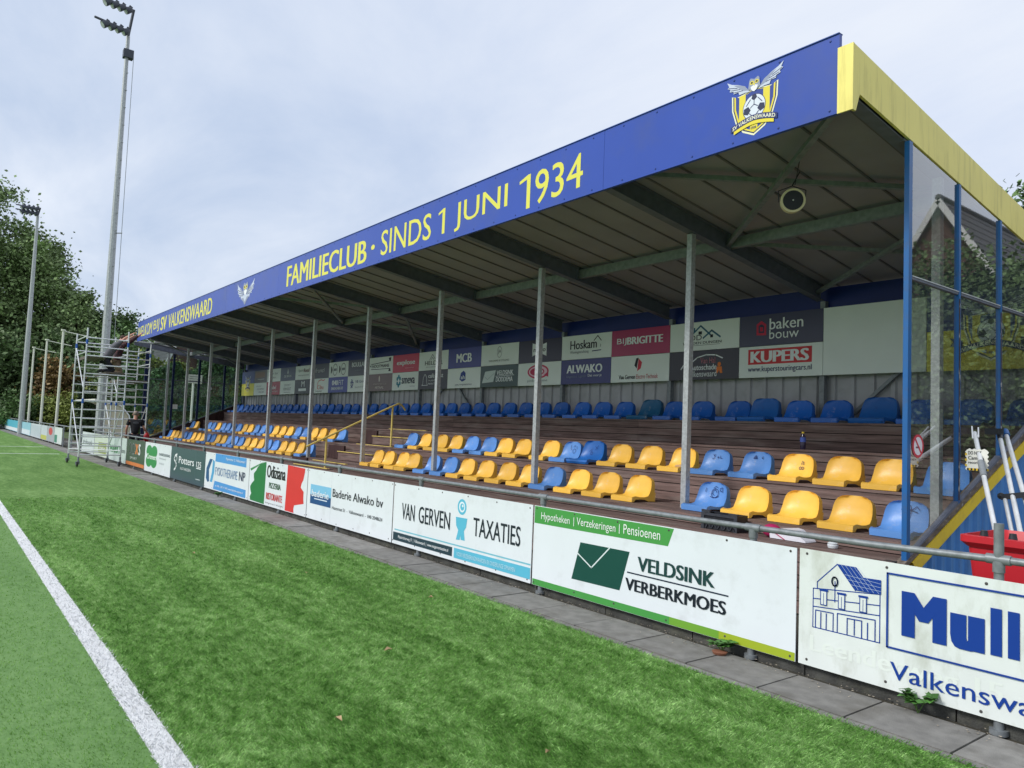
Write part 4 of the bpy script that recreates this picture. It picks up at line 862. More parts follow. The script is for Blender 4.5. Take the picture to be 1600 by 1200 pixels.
# 6: slate
o = board(BX[7], BX[6], mat('slate_board', srgb(52, 78, 88), .3, .05, 1.5), 'dark slate board with white lettering and a white curl mark', .07, .88)
bt(o, 'Potters', -20.08, -18.70, .49, .665, (232, 236, 236), .012); bt(o, 'NOTARISSEN', -19.9, -18.95, .338, .405, (210, 216, 216), .01); bt(o, '125', -18.5, -18.1, .485, .62, (232, 236, 236), .02)
a = Art(BTY); a.line([(-20.3, .7), (-20.5, .64), (-20.56, .56), (-20.4, .5), (-20.3, .44), (-20.36, .36), (-20.5, .3)], .05, (232, 236, 236)); a.line([(-20.45, .69), (-20.28, .62), (-20.3, .54)], .03, (232, 236, 236)); a.line([(-18.6, .2), (-18.6, .78)], .008, (120, 140, 145)); a.rect(-18.5, -18.12, .45, .47, (232, 236, 236)); a.rect(-18.5, -18.15, .2, .215, (200, 210, 210)); a.done(o)
# 7: green clover
o = board(BX[8], BX[7], WHITEB, 'white board with a green clover-like shape and grey lines', .06, .885)
a = Art(BTY); G7 = (50, 140, 74)
for cx_, cz_ in ((-23.36, .64), (-22.76, .64), (-23.36, .36), (-22.76, .36)): a.disc(cx_, cz_, .36, .17, G7)
a.rect(-23.6, -22.5, .36, .64, G7); a.done(o)
bt(o, 'Cremers', -23.62, -22.42, .42, .565, (228, 240, 230), .03); bt(o, 'DAKBEDEKKING', -22.17, -20.98, .575, .645, (110, 122, 126), .02); bt(o, 'Valkenswaard', -22.15, -21.4, .48, .53, (170, 178, 182)); bt(o, '040 2012345', -22.1, -21.58, .34, .39, (170, 178, 182))
# 8: dark green board with outlined letters
o = board(BX[9], BX[8], mat('dark_green_board', srgb(58, 78, 62), .35, .12, 2), 'dark green board with white outlined letters and an orange bottom strip', .09, .885)
a = Art(BTY); a.rect(-26.48, -23.93, .095, .20, (206, 122, 60)); a.ring(-25.98, .61, .17, .15, .05, (226, 232, 230)); a.ring(-25.5, .61, .17, .15, .05, (226, 232, 230)); a.poly([(-25.25, .46), (-25.1, .46), (-25.02, .56), (-24.94, .46), (-24.8, .47), (-24.94, .62), (-24.8, .77), (-24.94, .77), (-25.02, .67), (-25.1, .77), (-25.25, .77), (-25.1, .62)], (206, 122, 60)); a.done(o)
bt(o, 'S', -24.75, -24.5, .45, .78, (226, 232, 230), .04); bt(o, 'SPORT', -25.9, -24.9, .29, .36, (190, 200, 190), .01)
# far boards
def fb_(x0, x1, m, label, z0=.08, z1=.885): return board(x0, x1, paint('board_%d_%d_%d' % m, *m, .35), label, z0, z1)
o = fb_(-29.5, -26.55, (196, 210, 206), 'pale green-white board behind the scaffold, nearest the dark green board'); bt(o, 'MARKT', -29.3, -27.4, .35, .6, (70, 140, 90), .04); bt(o, 'bloemen', -27.3, -26.7, .4, .55, (90, 100, 100))
o = fb_(-32.5, -29.55, (202, 212, 196), 'pale board with a yellow-green block behind the scaffold legs'); a = Art(BTY); a.rect(-31.6, -30.0, .2, .6, (150, 160, 90)); a.done(o); bt(o, 'hovenier', -31.4, -30.2, .32, .48, (230, 235, 225), .02)
o = fb_(-35.5, -32.55, (206, 214, 216), 'plain white board at the far end behind the scaffold'); bt(o, 'drukwerk', -35.2, -33.0, .4, .6, (120, 130, 135))
o = fb_(-44.4, -41.6, (214, 222, 220), 'white board with a green block left of the scaffold'); a = Art(BTY); a.rect(-44.3, -43.3, .12, .5, (60, 130, 110)); a.done(o)
o = fb_(-47.4, -44.45, (168, 172, 180), 'grey board with a red round mark near the scaffold'); a = Art(BTY); a.disc(-46, .62, .8, .2, (196, 64, 68)); a.done(o)
o = fb_(-50.4, -47.45, (198, 206, 214), 'pale board with a yellow lower strip, left of the red mark'); a = Art(BTY); a.rect(-50.3, -47.6, .1, .34, (186, 188, 90)); a.done(o)
o = fb_(-56, -50.5, (208, 216, 222), 'pale board with vertical grey bars near the flagpoles'); a = Art(BTY)
for k in range(9): a.rect(-55.8+.6*k, -55.6+.6*k, .15, .8, (160, 176, 190))
a.done(o)
o = fb_(-62.9, -56.1, (150, 202, 220), 'light blue and white board right of the far floodlight mast'); a = Art(BTY); a.rect(-62.6, -56.4, .1, .42, (214, 226, 232)); a.done(o)
o = fb_(-86, -65, (96, 188, 212), 'turquoise and white board at the far left edge'); a = Art(BTY); a.rect(-85.8, -65.2, .1, .35, (224, 232, 236)); a.done(o)
bar2 = thing('barrier', 'distant tube barrier beyond the scaffold towards the far corner', 'barrier', (-60, 5.03, 0))
MB().tube([(-36, BY, .99), (-90, BY, .99)], .026, 6).build('rail', GALVD, bar2)
for k in range(20): MB().tube([(-36-2.7*k, BY, 0), (-36-2.7*k, BY, .97)], .03, 6).build('barrier_post', GALVD, bar2)
for i, x in enumerate((-33.0, -35.9)): pass
# ================================================================== RIGHT-HAND CORNER: BIN, POLES, SMALL THINGS
BX_, BYC = -2.02, 6.25
bn = thing('wheelie_bin', 'red wheeled bin with its lid open beside the blue side wall', 'bin', (BX_, BYC, 0))
def ringpts(hw, hd, z, r=.05, n=4):
    out = []
    for sx, sy, a0 in ((1, 1, 0), (-1, 1, 90), (-1, -1, 180), (1, -1, 270)):
        for i in range(n+1):
            a = R(a0+90*i/n); out.append((BX_+sx*(hw-r)+r*math.cos(a), BYC+sy*(hd-r)+r*math.sin(a), z))
    return out
def loft(b, rings, m=0, cap0=True, cap1=False):
    n = len(rings[0]); vs = [p for q in rings for p in q]
    fs = [(i*n+k, i*n+(k+1)%n, (i+1)*n+(k+1)%n, (i+1)*n+k) for i in range(len(rings)-1) for k in range(n)]
    if cap0: fs.append(tuple(range(n-1, -1, -1)))
    if cap1: fs.append(tuple(range((len(rings)-1)*n, len(rings)*n)))
    b.add(vs, fs, m); return b
b = MB(); loft(b, [ringpts(.20, .26, .06), ringpts(.24, .31, .75), ringpts(.255, .33, .94), ringpts(.255, .33, .96), ringpts(.245, .31, .965), ringpts(.23, .30, .9), ringpts(.19, .25, .1)])
b.build('body', RED, bn, smooth=40)
b = MB(); loft(b, [ringpts(.265, .34, .955, .06), ringpts(.30, .37, .99, .06), ringpts(.30, .37, 1.035, .06), ringpts(.27, .34, 1.04, .06), ringpts(.25, .32, .97, .06)], cap0=False)
b.build('rim', RED, bn, smooth=40)
for dx in (-.12, .12): MB().tube([(BX_+dx-.025, BYC+.3, .1), (BX_+dx+.025, BYC+.3, .1)], .1, 14).build('wheel', RUBBER, bn)
for dx in (-.16, .02): MB().tube([(BX_+dx, BYC-.28, 1.03), (BX_+dx, BYC-.28, 1.075)], [.03, .022], 10).build('hinge_cap', MATS['black_plastic'], bn, smooth=40)
def pole(label, p, q, r, cap=None, capr=None):
    o = MB().tube([p, q], r, 10).build('pole', ALU, None, p, smooth=40); tag(o, label, 'pole', 'poles standing in the red bin')
    if cap: d = (Vector(q)-Vector(p)).normalized(); MB().tube([Vector(q)-d*.07, Vector(q)+d*.02], [capr or r*1.25, capr or r*1.2], 10).build('end_cap', cap, o, smooth=40)
    return o
BLUECAP = paint('blue_cap', 40, 96, 160)
p1 = pole('aluminium pole in the red bin with a hanging striped warning tag', (-2.02, 6.12, .35), (-2.90, 7.72, 1.80), .02)
d = (Vector((-2.90, 7.72, 1.80))-Vector((-2.02, 6.12, .35))).normalized(); A = Vector((-2.90, 7.72, 1.80))
MB().tube([A-d*.62, A-d*.42], .027, 10).build('clamp', GALVD, p1, smooth=40)
MB().bar(A-d*.12+Vector((-.03, 0, .02)), A+Vector((-.035, .03, .06)), .012, .012).bar(A-d*.1+Vector((.02, 0, .02)), A+Vector((.02, .03, .05)), .012, .012).build('prong', ALU, p1)
p2 = pole('aluminium pole in the red bin carrying a dark bracket at its top', (-1.90, 6.22, .35), (-2.90, 8.32, 1.79), .02, BLACKP)
d2 = (Vector((-2.90, 8.32, 1.79))-Vector((-1.90, 6.22, .35))).normalized(); A2 = Vector((-2.90, 8.32, 1.79))
MB().box(-3.02, -2.88, 8.28, 8.36, 1.80, 1.86).build('bracket', BLACKP, p2)
B2 = A2-d2*1.02; MB().bar(B2-Vector((.09, .0, .02)), B2+Vector((.10, .02, .02)), .05, .05).ball(B2-Vector((.09, 0, .01)), .03).build('clamp', BLACKP, p2)
p4 = pole('short aluminium pole clamped under the bracket pole in the red bin', (-1.98, 6.26, .4), tuple(B2-Vector((.06, .0, .03))), .017)
p3 = pole('rightmost aluminium pole in the red bin with a blue end cap', (-1.78, 6.30, .35), (-2.90, 8.46, 1.83), .021, BLUECAP, .032)
# warning tag hanging from the first pole
TX = .14; tgo = (-2.93+TX, 7.55, 1.40)
b = MB(); out = []
for i in range(9): out.append((TX-3.02+.02*i, 1.645+(.009 if i % 2 else -.003)))
for i in range(10): out.append((TX-2.85+(.008 if i % 2 else -.006), 1.64-.019*i))
for i in range(9): out.append((TX-2.86-.02*i, 1.455+(.009 if i % 2 else -.003)))
for i in range(9): out.append((TX-3.03+(.008 if i % 2 else -.006), 1.47+.019*i))
b.prism(out, 'y', 7.50, 7.506)
tg = b.build('warning_tag', paint('tag_white', 232, 232, 222, .5), None, tgo); tag(tg, 'small white warning tag with yellow and black striped edge on a pole', 'tag')
a = Art(7.499)
for i in range(6): a.rect(TX-3.02+.03*i, TX-3.005+.03*i, 1.455, 1.475, (40, 36, 20)); a.rect(TX-3.005+.03*i, TX-2.99+.03*i, 1.455, 1.475, (226, 190, 50))
for i in range(3): a.rect(TX-3.035, TX-3.02, 1.49+.05*i, 1.51+.05*i, (226, 190, 50))
a.done(tg, 'stripes')
for i, s in enumerate(('DO NOT', 'Camera', 'recording')): text(tg, s, TX-3.01, TX-2.88 if i else TX-2.90, 1.598-.045*i, 1.63-.045*i, 7.4975, flat(40, 44, 54), .02)
# black folding crate on the front deck
ck = thing('folding_crate', 'black plastic folding crate standing on the front deck behind the barrier', 'crate', (-5.135, 7.0, .647))
x0, x1, y0, y1, z0, z1 = -5.36, -4.91, 6.9, 7.10, .648, .845
b = MB(); b.box(x0, x1, y0, y0+.012, z0, z1-.03).box(x0, x1, y1-.012, y1, z0, z1-.02).box(x0, x0+.012, y0+.012, y1-.012, z0, z1-.02).box(x1-.012, x1, y0+.012, y1-.012, z0, z1-.02).box(x0+.012, x1-.012, y0+.012, y1-.012, z0, z0+.012)
b.build('panel', BLACKP, ck)
b = MB(); b.box(x0-.012, x1+.012, y0-.012, y0, z1-.05, z1-.022).box(x0-.01, x0+.1, y0-.008, y0+.01, z1-.02, z1+.012).box(x1-.1, x1+.01, y0-.008, y0+.01, z1-.02, z1).box(x0-.012, x0+.03, y0-.012, y0-.002, z0, z1-.05).box(x1-.03, x1+.012, y0-.012, y0-.002, z0, z1-.05)
for k in range(5): b.bar((x0+.05+.08*k, y0-.006, z0+.01), (x0+.085+.08*k, y0-.006, z0+.07), .012, .01); b.bar((x0+.12+.08*k, y0-.006, z0+.01), (x0+.085+.08*k, y0-.006, z0+.07), .012, .01)
b.build('ribs', mat('black_plastic_worn', (.045, .05, .06, 1), .4, .2, 20), ck)
MB().box(-5.19, -5.06, y0-.0145, y0-.012, z0+.088, z0+.10).build('label_strip', flat(226, 228, 230), ck)
# pink and white bag
bg = thing('carrier_bag', 'pink and white bag slumped on the front deck behind the barrier', 'bag', (-4.4, 7.0, .647))
b = MB(); b.ball((-4.56, 7.02, .715), (.10, .09, .07), 0, 14, 9); b.build('pink_side', paint('bag_pink', 176, 34, 92, .6, bump=.6, bscale=14), bg, smooth=60)
b = MB(); b.prism([(-4.53, .65), (-4.54, .735), (-4.33, .765), (-4.27, .755), (-4.14, .665), (-4.13, .65)], 'y', 6.94, 7.14); b.build('white_side', paint('bag_white', 226, 226, 234, .5, bump=.3, bscale=10), bg)
b = MB(); b.bar((-4.52, 6.936, .73), (-4.36, 6.936, .652), .010, .006); b.build('seam', paint('bag_pink2', 176, 34, 92), bg)
def bottle(name, label, x, y, z, h, r, bodym, capm, liquid=None, band=None):
    o = thing(name, label, 'bottle', (x, y, z)); pr = [(0, r*.9), (.02, r), (.45*h, r), (.5*h, r*.92), (.62*h, r), (.74*h, r*.85), (.86*h, r*.42), (.90*h, r*.40)]
    MB().tube([(x, y, z+q) for q, _ in pr], [w_ for _, w_ in pr], 14).build('flask', bodym, o, smooth=50)
    MB().tube([(x, y, z+.90*h), (x, y, z+h)], r*.46, 12).build('cap', capm, o, smooth=50)
    if band: MB().tube([(x, y, z+.42*h), (x, y, z+.68*h)], r*1.02, 14, cap=False).build('sleeve', band, o, smooth=50)
CLEAR = mat('clear_plastic', (.62, .66, .68, 1), .12, .05, 9, spec=.8)
bottle('drinks_bottle', 'dark purple drinks bottle with yellow cap on the empty third step', -5.53, 9.19, 1.552, .235, .036, mat('dark_drink', (.03, .02, .05, 1), .12, .1), paint('cap_yellow', 226, 190, 50), band=paint('sleeve_violet', 74, 96, 178, .3))
bottle('water_bottle', 'clear plastic bottle on the front deck behind the weathered white board', -3.84, 6.93, .647, .07, .05, CLEAR, CLEAR)
b = MB().tube([(-6.98, 8.36, 1.235), (-6.88, 8.37, 1.24), (-6.8, 8.37, 1.232)], [.02, .028, .02], 8); o = b.build('rolled_wrapper', paint('wrapper_beige', 196, 160, 112, .7), None, (-6.88, 8.36, 1.21)); tag(o, 'rolled beige wrapper lying on a yellow seat of the second row', 'wrapper')
# no-smoking sticker on the glass and speaker under the roof
st = MB(); n = 28; rs = .105
st.add([(XR+.006, 7.01+rs*.62*math.cos(2*math.pi*i/n)*1.7, 1.655+rs*math.sin(2*math.pi*i/n)) for i in range(n)], [tuple(range(n))])
o = st.build('no_smoking_sticker', flat(206, 56, 74), None, (XR+.006, 7.01, 1.655)); tag(o, 'round red and white no-smoking sticker on the right glass wall', 'sticker')
MB().add([(XR+.0066, 7.01+.082*math.cos(2*math.pi*i/n), 1.655+.082*math.sin(2*math.pi*i/n)) for i in range(n)], [tuple(range(n))]).build('disc', flat(232, 226, 230), o)
MB().box(XR+.0068, XR+.0072, 6.965, 7.04, 1.635, 1.65).build('cigarette', flat(120, 80, 90), o)
MB().bar((XR+.0078, 6.955, 1.715), (XR+.0078, 7.065, 1.595), .001, .02, up=(0, 1, 1)).build('slash', flat(206, 56, 74), o)
sx, sy, sz = -4.32, 6.9, 4.13
sp = thing('loudspeaker', 'round cream loudspeaker hanging under the roof near the right end', 'speaker', (sx, sy, sz))
CREAM = paint('cream_plastic', 214, 200, 158, .45)
ax = Vector((.62, -.76, -.1)).normalized()
C0 = Vector((sx, sy, sz))
MB().tube([C0+ax*.09, C0+ax*.075, C0-ax*.02, C0-ax*.14], [.122, .125, .118, .085], 28).build('housing', CREAM, sp, smooth=40)
MB().tube([C0+ax*.091, C0+ax*.095], .1, 28).build('grille', mat('speaker_grille', (.02, .02, .026, 1), .6, .2, 200), sp)
MB().ball(C0+ax*.096, .008).build('badge', flat(220, 220, 220), sp)
u0 = ax.cross(Vector((0, 0, 1))).normalized()
b = MB(); b.tube([C0+u0*.13, C0+u0*.135+Vector((0, 0, .12)), C0+Vector((0, 0, .17)), C0-u0*.135+Vector((0, 0, .12)), C0-u0*.13], .006, 6); b.tube([C0+Vector((0, 0, .17)), (sx+.02, sy+.1, zb(7)+.1)], .007, 6).tube([C0+Vector((0.03, 0, .17)), (sx+.12, sy-.05, zb(6.9)+.2)], .005, 6); b.build('hanger', BLACKP, sp)
# weeds at the foot of the barrier
def weed(x, y, h, label, seed, pot=False):
    g = random.Random(seed); t = thing('weed', label, 'weed', (x, y, .01), 'weeds along the kerb wall'); st = MB(); lf = MB()
    for k in range(11):
        a = g.uniform(0, 6.28); p = [(x, y, .01), (x+.03*math.cos(a), y+.02*math.sin(a), h*.5), (x+.08*math.cos(a), y+.05*math.sin(a), h*g.uniform(.6, 1))]; st.tube(p, .003, 5)
        for q in range(12):
            f_ = g.uniform(.4, 1); c = Vector(p[1])*(1-f_)+Vector(p[2])*f_; an = g.uniform(0, 6.28); s = g.uniform(.022, .042); u = Vector((math.cos(an), math.sin(an), g.uniform(-.3, .4)))*s; v = Vector((-math.sin(an), math.cos(an), g.uniform(-.2, .3)))*s*.6
            lf.add([c, c+u*.6+v, c+u*1.5, c+u*.6-v], [(0, 1, 2, 3)])
    st.build('stem', leafmat('stem', (.08, .15, .04, 1)), t); lf.build('leaves', leafmat('weed', (.075, .2, .04, 1)), t)
weed(-3.62, 4.93, .11, 'green weed growing at the kerb wall under the envelope-logo board', 3)
weed(-2.17, 4.94, .14, 'green weed growing at the kerb wall under the weathered white board', 5)
o = MB().tube([(-3.60, 4.88, .012), (-3.60, 4.88, .03)], [.05, .06], 12).build('clay_saucer', paint('clay', 140, 92, 70, .8), None, (-3.6, 4.88, .012)); tag(o, 'flat brown clay saucer at the foot of a weed', 'saucer')
weed(-16.2, 4.85, .12, 'low green weed on the slabs under the pale blue banded board', 8)

# ================================================================== SCAFFOLD TOWERS
def tower(label, xa, xb, y0, y1, h, n, dz, plats, castoff, blue=True):
    t = thing('scaffold_tower', label, 'scaffold', ((xa+xb)/2, (y0+y1)/2, 0), 'aluminium scaffold towers')
    BR = paint('blue_clip', 40, 92, 176)
    for x, off in ((xa, 0), (xb, -.02)):
        b = MB()
        for y in (y0, y1): b.tube([(x, y, .17), (x, y, h+off)], .024, 8)
        k = 0
        while .36+dz*k < h-.05: b.tube([(x, y0, .36+dz*k), (x, y1, .36+dz*k)], .02, 7); k += 1
        fr = b.build('ladder_frame', ALU, t, smooth=40)
        b = MB()
        for y in (y0, y1):
            for z in (h*.47, h*.9): b.tube([(x, y, z-.07), (x, y, z+.07)], .032, 8)
        b.build('clip', BR, fr, smooth=40)
        for y in (y0, y1):
            w_ = MB(); c = (x+.05, y-.03, .075)
            w_.tube([(c[0], c[1]-.022, c[2]), (c[0], c[1]+.022, c[2])], .075, 14); wo_ = MB().box(x-.03, x+.06, y-.04, y+.04, .13, .165).tube([(x, y, .15), (x, y, .30)], .03, 8).bar((x+.01, y-.062, .15), (c[0], y-.062, .06), .035, .006).bar((x+.01, y+.002+.02, .15), (c[0], y+.022, .06), .035, .006)
            co = wo_.build('caster', GALVD, t); w_.build('wheel', RUBBER, co, smooth=40)
    for (ya, za, yb, zc) in ((y0, .45, y0, 2.0), (y1, 2.05, y1, .5), (y0, 2.4, y0, 3.8), (y1, .5, y0, .45)):
        MB().tube([(xa, ya, za), (xb, yb, zc)], .018, 7).build('brace', ALU, t, smooth=40)
    for z in (h-.25, h-.75):
        for y in (y0, y1): MB().tube([(xa, y, z), (xb, y, z)], .018, 7).build('guard_rail', ALU, t, smooth=40)
    for (ya, yb, z) in plats:
        MB().box(xb+.05, xa-.05, ya, yb, z-.05, z).box(xb+.04, xa-.04, ya, ya+.04, z-.09, z-.05).box(xb+.04, xa-.04, yb-.04, yb, z-.09, z-.05).build('platform', mat('plywood_deck', (.12, .10, .085, 1), .8, .2, 8), t)
    return t
tower('aluminium scaffold tower on casters at the pitch edge with two men on it', -26.45, -28.6, 3.66, 4.82, 4.30, 14, .28, ((4.25, 4.78, 2.98), (3.7, 4.2, 3.45)), 0)
tower('second aluminium scaffold tower behind the barrier at the left end of the stand', -30.6, -32.7, 5.32, 6.36, 4.33, 14, .28, ((5.4, 6.3, 2.95),), 0)

# ================================================================== PEOPLE
def skinned(name, pts, edges, m, parent, root=0, sub=2):
    me = bpy.data.meshes.new(name); me.from_pydata([Vector(p[0])-Vector(ORG[parent.name]) for p in pts], edges, []); me.materials.append(m)
    o = bpy.data.objects.new(name, me); COL.objects.link(o); o.parent = parent
    o.modifiers.new('skin', 'SKIN'); sv = me.skin_vertices[0].data if me.skin_vertices else None
    if sv is None:
        bm_ = bmesh_new(me); sv = me.skin_vertices[0].data
    for i, p in enumerate(pts):
        r = p[1]; sv[i].radius = r if isinstance(r, tuple) else (r, r); sv[i].use_root = (i == root)
    s = o.modifiers.new('sub', 'SUBSURF'); s.levels = sub; s.render_levels = sub
    for pl in me.polygons: pl.use_smooth = True
    dg = bpy.context.evaluated_depsgraph_get(); nm = bpy.data.meshes.new_from_object(o.evaluated_get(dg)); 
    o.modifiers.clear(); o.data = nm; nm.polygons.foreach_set('use_smooth', [True]*len(nm.polygons))
    if not nm.materials: nm.materials.append(m)
    ORG[o.name] = ORG[parent.name]; return o
import bmesh
def bmesh_new(me):
    b = bmesh.new(); b.from_mesh(me); b.verts.layers.skin.verify(); b.to_mesh(me); b.free()
def person(label, base, J, shirt, trousers, hair, sleeve=.5, shoe=BLACKP):
    """J: world joints pelvis chest neck head headtop face shL elL wrL shR elR wrR hipL knL anL toL hipR ..."""
    P = thing('person', label, 'person', base); V = {k: Vector(v) for k, v in J.items()}
    mid = lambda a, b, t=.5: V[a].lerp(V[b], t)
    pts = []; ed = []; ix = {}
    def add(k, p, r, par=None):
        ix[k] = len(pts); pts.append((tuple(p), r))
        if par: ed.append((ix[par], ix[k]))
    hd = (V['head']-V['neck']).normalized(); fwd = V['face'].normalized()
    add('pelvis', V['pelvis'], (.085, .07)); add('waist', mid('pelvis', 'chest'), (.085, .065), 'pelvis'); add('chest', V['chest'], (.095, .07), 'waist'); add('neck', V['neck'], .058, 'chest')
    add('jaw', V['neck']+hd*.09+fwd*.015, (.066, .072), 'neck'); add('head', V['head']+hd*.02, (.085, .098), 'jaw'); add('crown', V['head']+hd*.10, (.06, .065), 'head')
    add('nose', V['head']+fwd*.105-hd*.02, .014, 'head')
    for s in 'LR':
        add('sh'+s, V['sh'+s], .042, 'chest'); add('el'+s, V['el'+s], .042, 'sh'+s); add('wr'+s, V['wr'+s], .029, 'el'+s)
        d = (V['wr'+s]-V['el'+s]).normalized(); sd_ = d.cross(Vector((0, 0, 1))); sd_ = sd_.normalized() if sd_.length > .1 else Vector((0, 1, 0))
        add('pa'+s, V['wr'+s]+d*.075, (.042, .02), 'wr'+s)
        for q in range(4):
            off = sd_*(-.03+.02*q); l_ = (.07, .082, .078, .06)[q]
            add('f%s%d' % (s, q), V['wr'+s]+d*.11+off, .0095, 'pa'+s); add('g%s%d' % (s, q), V['wr'+s]+d*(.11+l_*.8)+off*1.15-Vector((0, 0, .022)), .008, 'f%s%d' % (s, q))
        add('t'+s, V['wr'+s]+d*.06+sd_*-.055, .011, 'wr'+s); add('u'+s, V['wr'+s]+d*.105+sd_*-.06, .009, 't'+s)
        add('hi'+s, V['hi'+s], .06, 'pelvis'); add('kn'+s, V['kn'+s], .045, 'hi'+s); add('an'+s, V['an'+s], .035, 'kn'+s)
    skinned('body', pts, ed, SKIN, P)
    # shirt
    pts = []; ed = []; ix.clear()
    add('w0', V['pelvis']-(V['chest']-V['pelvis'])*.12, (.165, .135)); add('waist', mid('pelvis', 'chest'), (.165, .13), 'w0'); add('chest', V['chest'], (.195, .14), 'waist'); add('neck', mid('chest', 'neck', .75), .075, 'chest')
    for s in 'LR':
        add('sh'+s, V['sh'+s], .082, 'chest'); add('sl'+s, V['sh'+s].lerp(V['el'+s], min(1, sleeve*1.5)), .066, 'sh'+s)
        if sleeve > .7: add('sm'+s, V['el'+s].lerp(V['wr'+s], .85), .045, 'sl'+s)
    skinned('shirt', pts, ed, shirt, P)
    pts = []; ed = []; ix.clear()
    add('pelvis', V['pelvis'], (.148, .125))
    for s in 'LR': add('hi'+s, V['hi'+s], .102, 'pelvis'); add('kn'+s, V['kn'+s], .076, 'hi'+s); add('an'+s, V['an'+s].lerp(V['kn'+s], .05), .06, 'kn'+s)
    skinned('trousers', pts, ed, trousers, P)
    for s in 'LR':
        b = MB(); p, q = V['an'+s], V['to'+s]; b.tube([p-(q-p)*.35, p, p.lerp(q, .6), q], [.035, .05, .045, .028], 8); b.build('shoe', shoe, P, smooth=60)
    if hair:
        b = MB(); c = V['head']+hd*.055-fwd*.022; b.ball(c, (.094, .094, .085), 0, 14, 9); b.build('hair', hair, P, smooth=60)
        for sd2 in (-1, 1):
            e_ = hd.cross(fwd).normalized()*sd2; MB().ball(V['head']+e_*.09, (.02, .02, .033), 0, 8, 6).build('ear', SKIN, P, smooth=60)
    return P
def standing(x, y, ang, **kw):
    f = Vector((math.cos(ang), math.sin(ang), 0)); r = Vector((f.y, -f.x, 0)); p = lambda a, b, z: tuple(Vector((x, y, z))+f*a+r*b)
    J = dict(pelvis=p(0, 0, .98), chest=p(0, 0, 1.36), neck=p(.01, 0, 1.53), head=p(.03, 0, 1.66), face=tuple(f),
             shL=p(0, -.20, 1.44), elL=p(.0, -.27, 1.16), wrL=p(.14, -.26, .95), shR=p(0, .20, 1.44), elR=p(-.02, .29, 1.17), wrR=p(.16, .40, 1.05),
             hiL=p(0, -.09, .9), knL=p(.02, -.10, .5), anL=p(-.01, -.11, .09), toL=p(.17, -.13, .03), hiR=p(0, .09, .9), knR=p(.02, .10, .5), anR=p(-.01, .11, .09), toR=p(.17, .13, .03))
    J.update(kw); return J
BLK = mat('black_cotton', (.018, .018, .022, 1), .85, .15, 10); DKT = mat('dark_trousers', (.02, .022, .03, 1), .85, .15, 10)
man = person('man in a black T-shirt with a grey back print standing behind the barrier', (-29.3, 5.75, 0), standing(-29.3, 5.75, R(172)), BLK, DKT, mat('grey_hair', (.30, .24, .2, 1), .8, .2, 40), .42)
a = MB(); a.ball((-29.155, 5.74, 1.37), (.012, .10, .05), 0, 12, 6); a.build('back_print', flat(96, 98, 104), man)
rb = thing('red_bag', 'red bag held at the right side of the man in black', 'bag', (-29.4, 6.16, .7)); MB().ball((-29.42, 6.17, .86), (.12, .1, .17), 0, 12, 8).build('pouch', paint('bag_red', 186, 40, 48, .6), rb, smooth=60); MB().tube([(-29.42, 6.12, 1.0), (-29.43, 6.16, 1.06), (-29.42, 6.22, 1.0)], .01, 6).build('strap', paint('strap_red', 150, 30, 38), rb)
GREYS = mat('grey_shirt', (.11, .11, .125, 1), .85, .15, 9)
X_ = -27.5
person('man in a grey shirt kneeling on the scaffold and leaning towards the fascia', (X_, 4.4, 2.98), dict(pelvis=(X_, 4.36, 3.46), chest=(X_, 4.60, 3.86), neck=(X_, 4.74, 4.04), head=(X_-.02, 4.83, 4.15), face=(-.3, .9, -.1),
    shL=(X_-.18, 4.66, 3.94), elL=(X_-.22, 4.90, 4.08), wrL=(X_-.2, 5.12, 4.25), shR=(X_+.18, 4.66, 3.94), elR=(X_+.2, 4.86, 4.16), wrR=(X_+.12, 5.08, 4.32),
    hiL=(X_-.1, 4.36, 3.40), knL=(X_-.12, 4.62, 3.06), anL=(X_-.12, 4.26, 3.05), toL=(X_-.12, 4.16, 3.01), hiR=(X_+.1, 4.36, 3.40), knR=(X_+.12, 4.62, 3.06), anR=(X_+.12, 4.26, 3.05), toR=(X_+.12, 4.16, 3.01)), GREYS, DKT, mat('brown_hair', (.07, .04, .03, 1), .8, .2, 40), .45)
X_ = -28.25; CHK = mat('checked_shirt', (.10, .035, .035, 1), .85, .8, 30, dirt=(.02, .02, .03, .9), dscale=18, dpos=(.45, .55))
person('man in a dark red checked shirt and khaki trousers reaching to the fascia end', (X_, 4.75, 2.98), dict(pelvis=(X_, 4.80, 3.44), chest=(X_, 4.90, 3.86), neck=(X_, 4.97, 4.04), head=(X_-.02, 5.0, 4.17), face=(-.2, .95, .2),
    shL=(X_-.18, 4.94, 3.95), elL=(X_-.2, 5.2, 4.12), wrL=(X_-.2, 5.45, 4.34), shR=(X_+.18, 4.94, 3.95), elR=(X_+.2, 5.2, 4.18), wrR=(X_+.14, 5.45, 4.40),
    hiL=(X_-.1, 4.80, 3.38), knL=(X_-.12, 4.98, 3.06), anL=(X_-.12, 4.66, 3.05), toL=(X_-.12, 4.56, 3.01), hiR=(X_+.1, 4.80, 3.38), knR=(X_+.12, 4.98, 3.06), anR=(X_+.12, 4.66, 3.05), toR=(X_+.12, 4.56, 3.01)), CHK, mat('khaki_trousers', (.24, .18, .12, 1), .85, .15, 10), mat('dark_hair', (.03, .02, .018, 1), .8, .2, 40), .9)
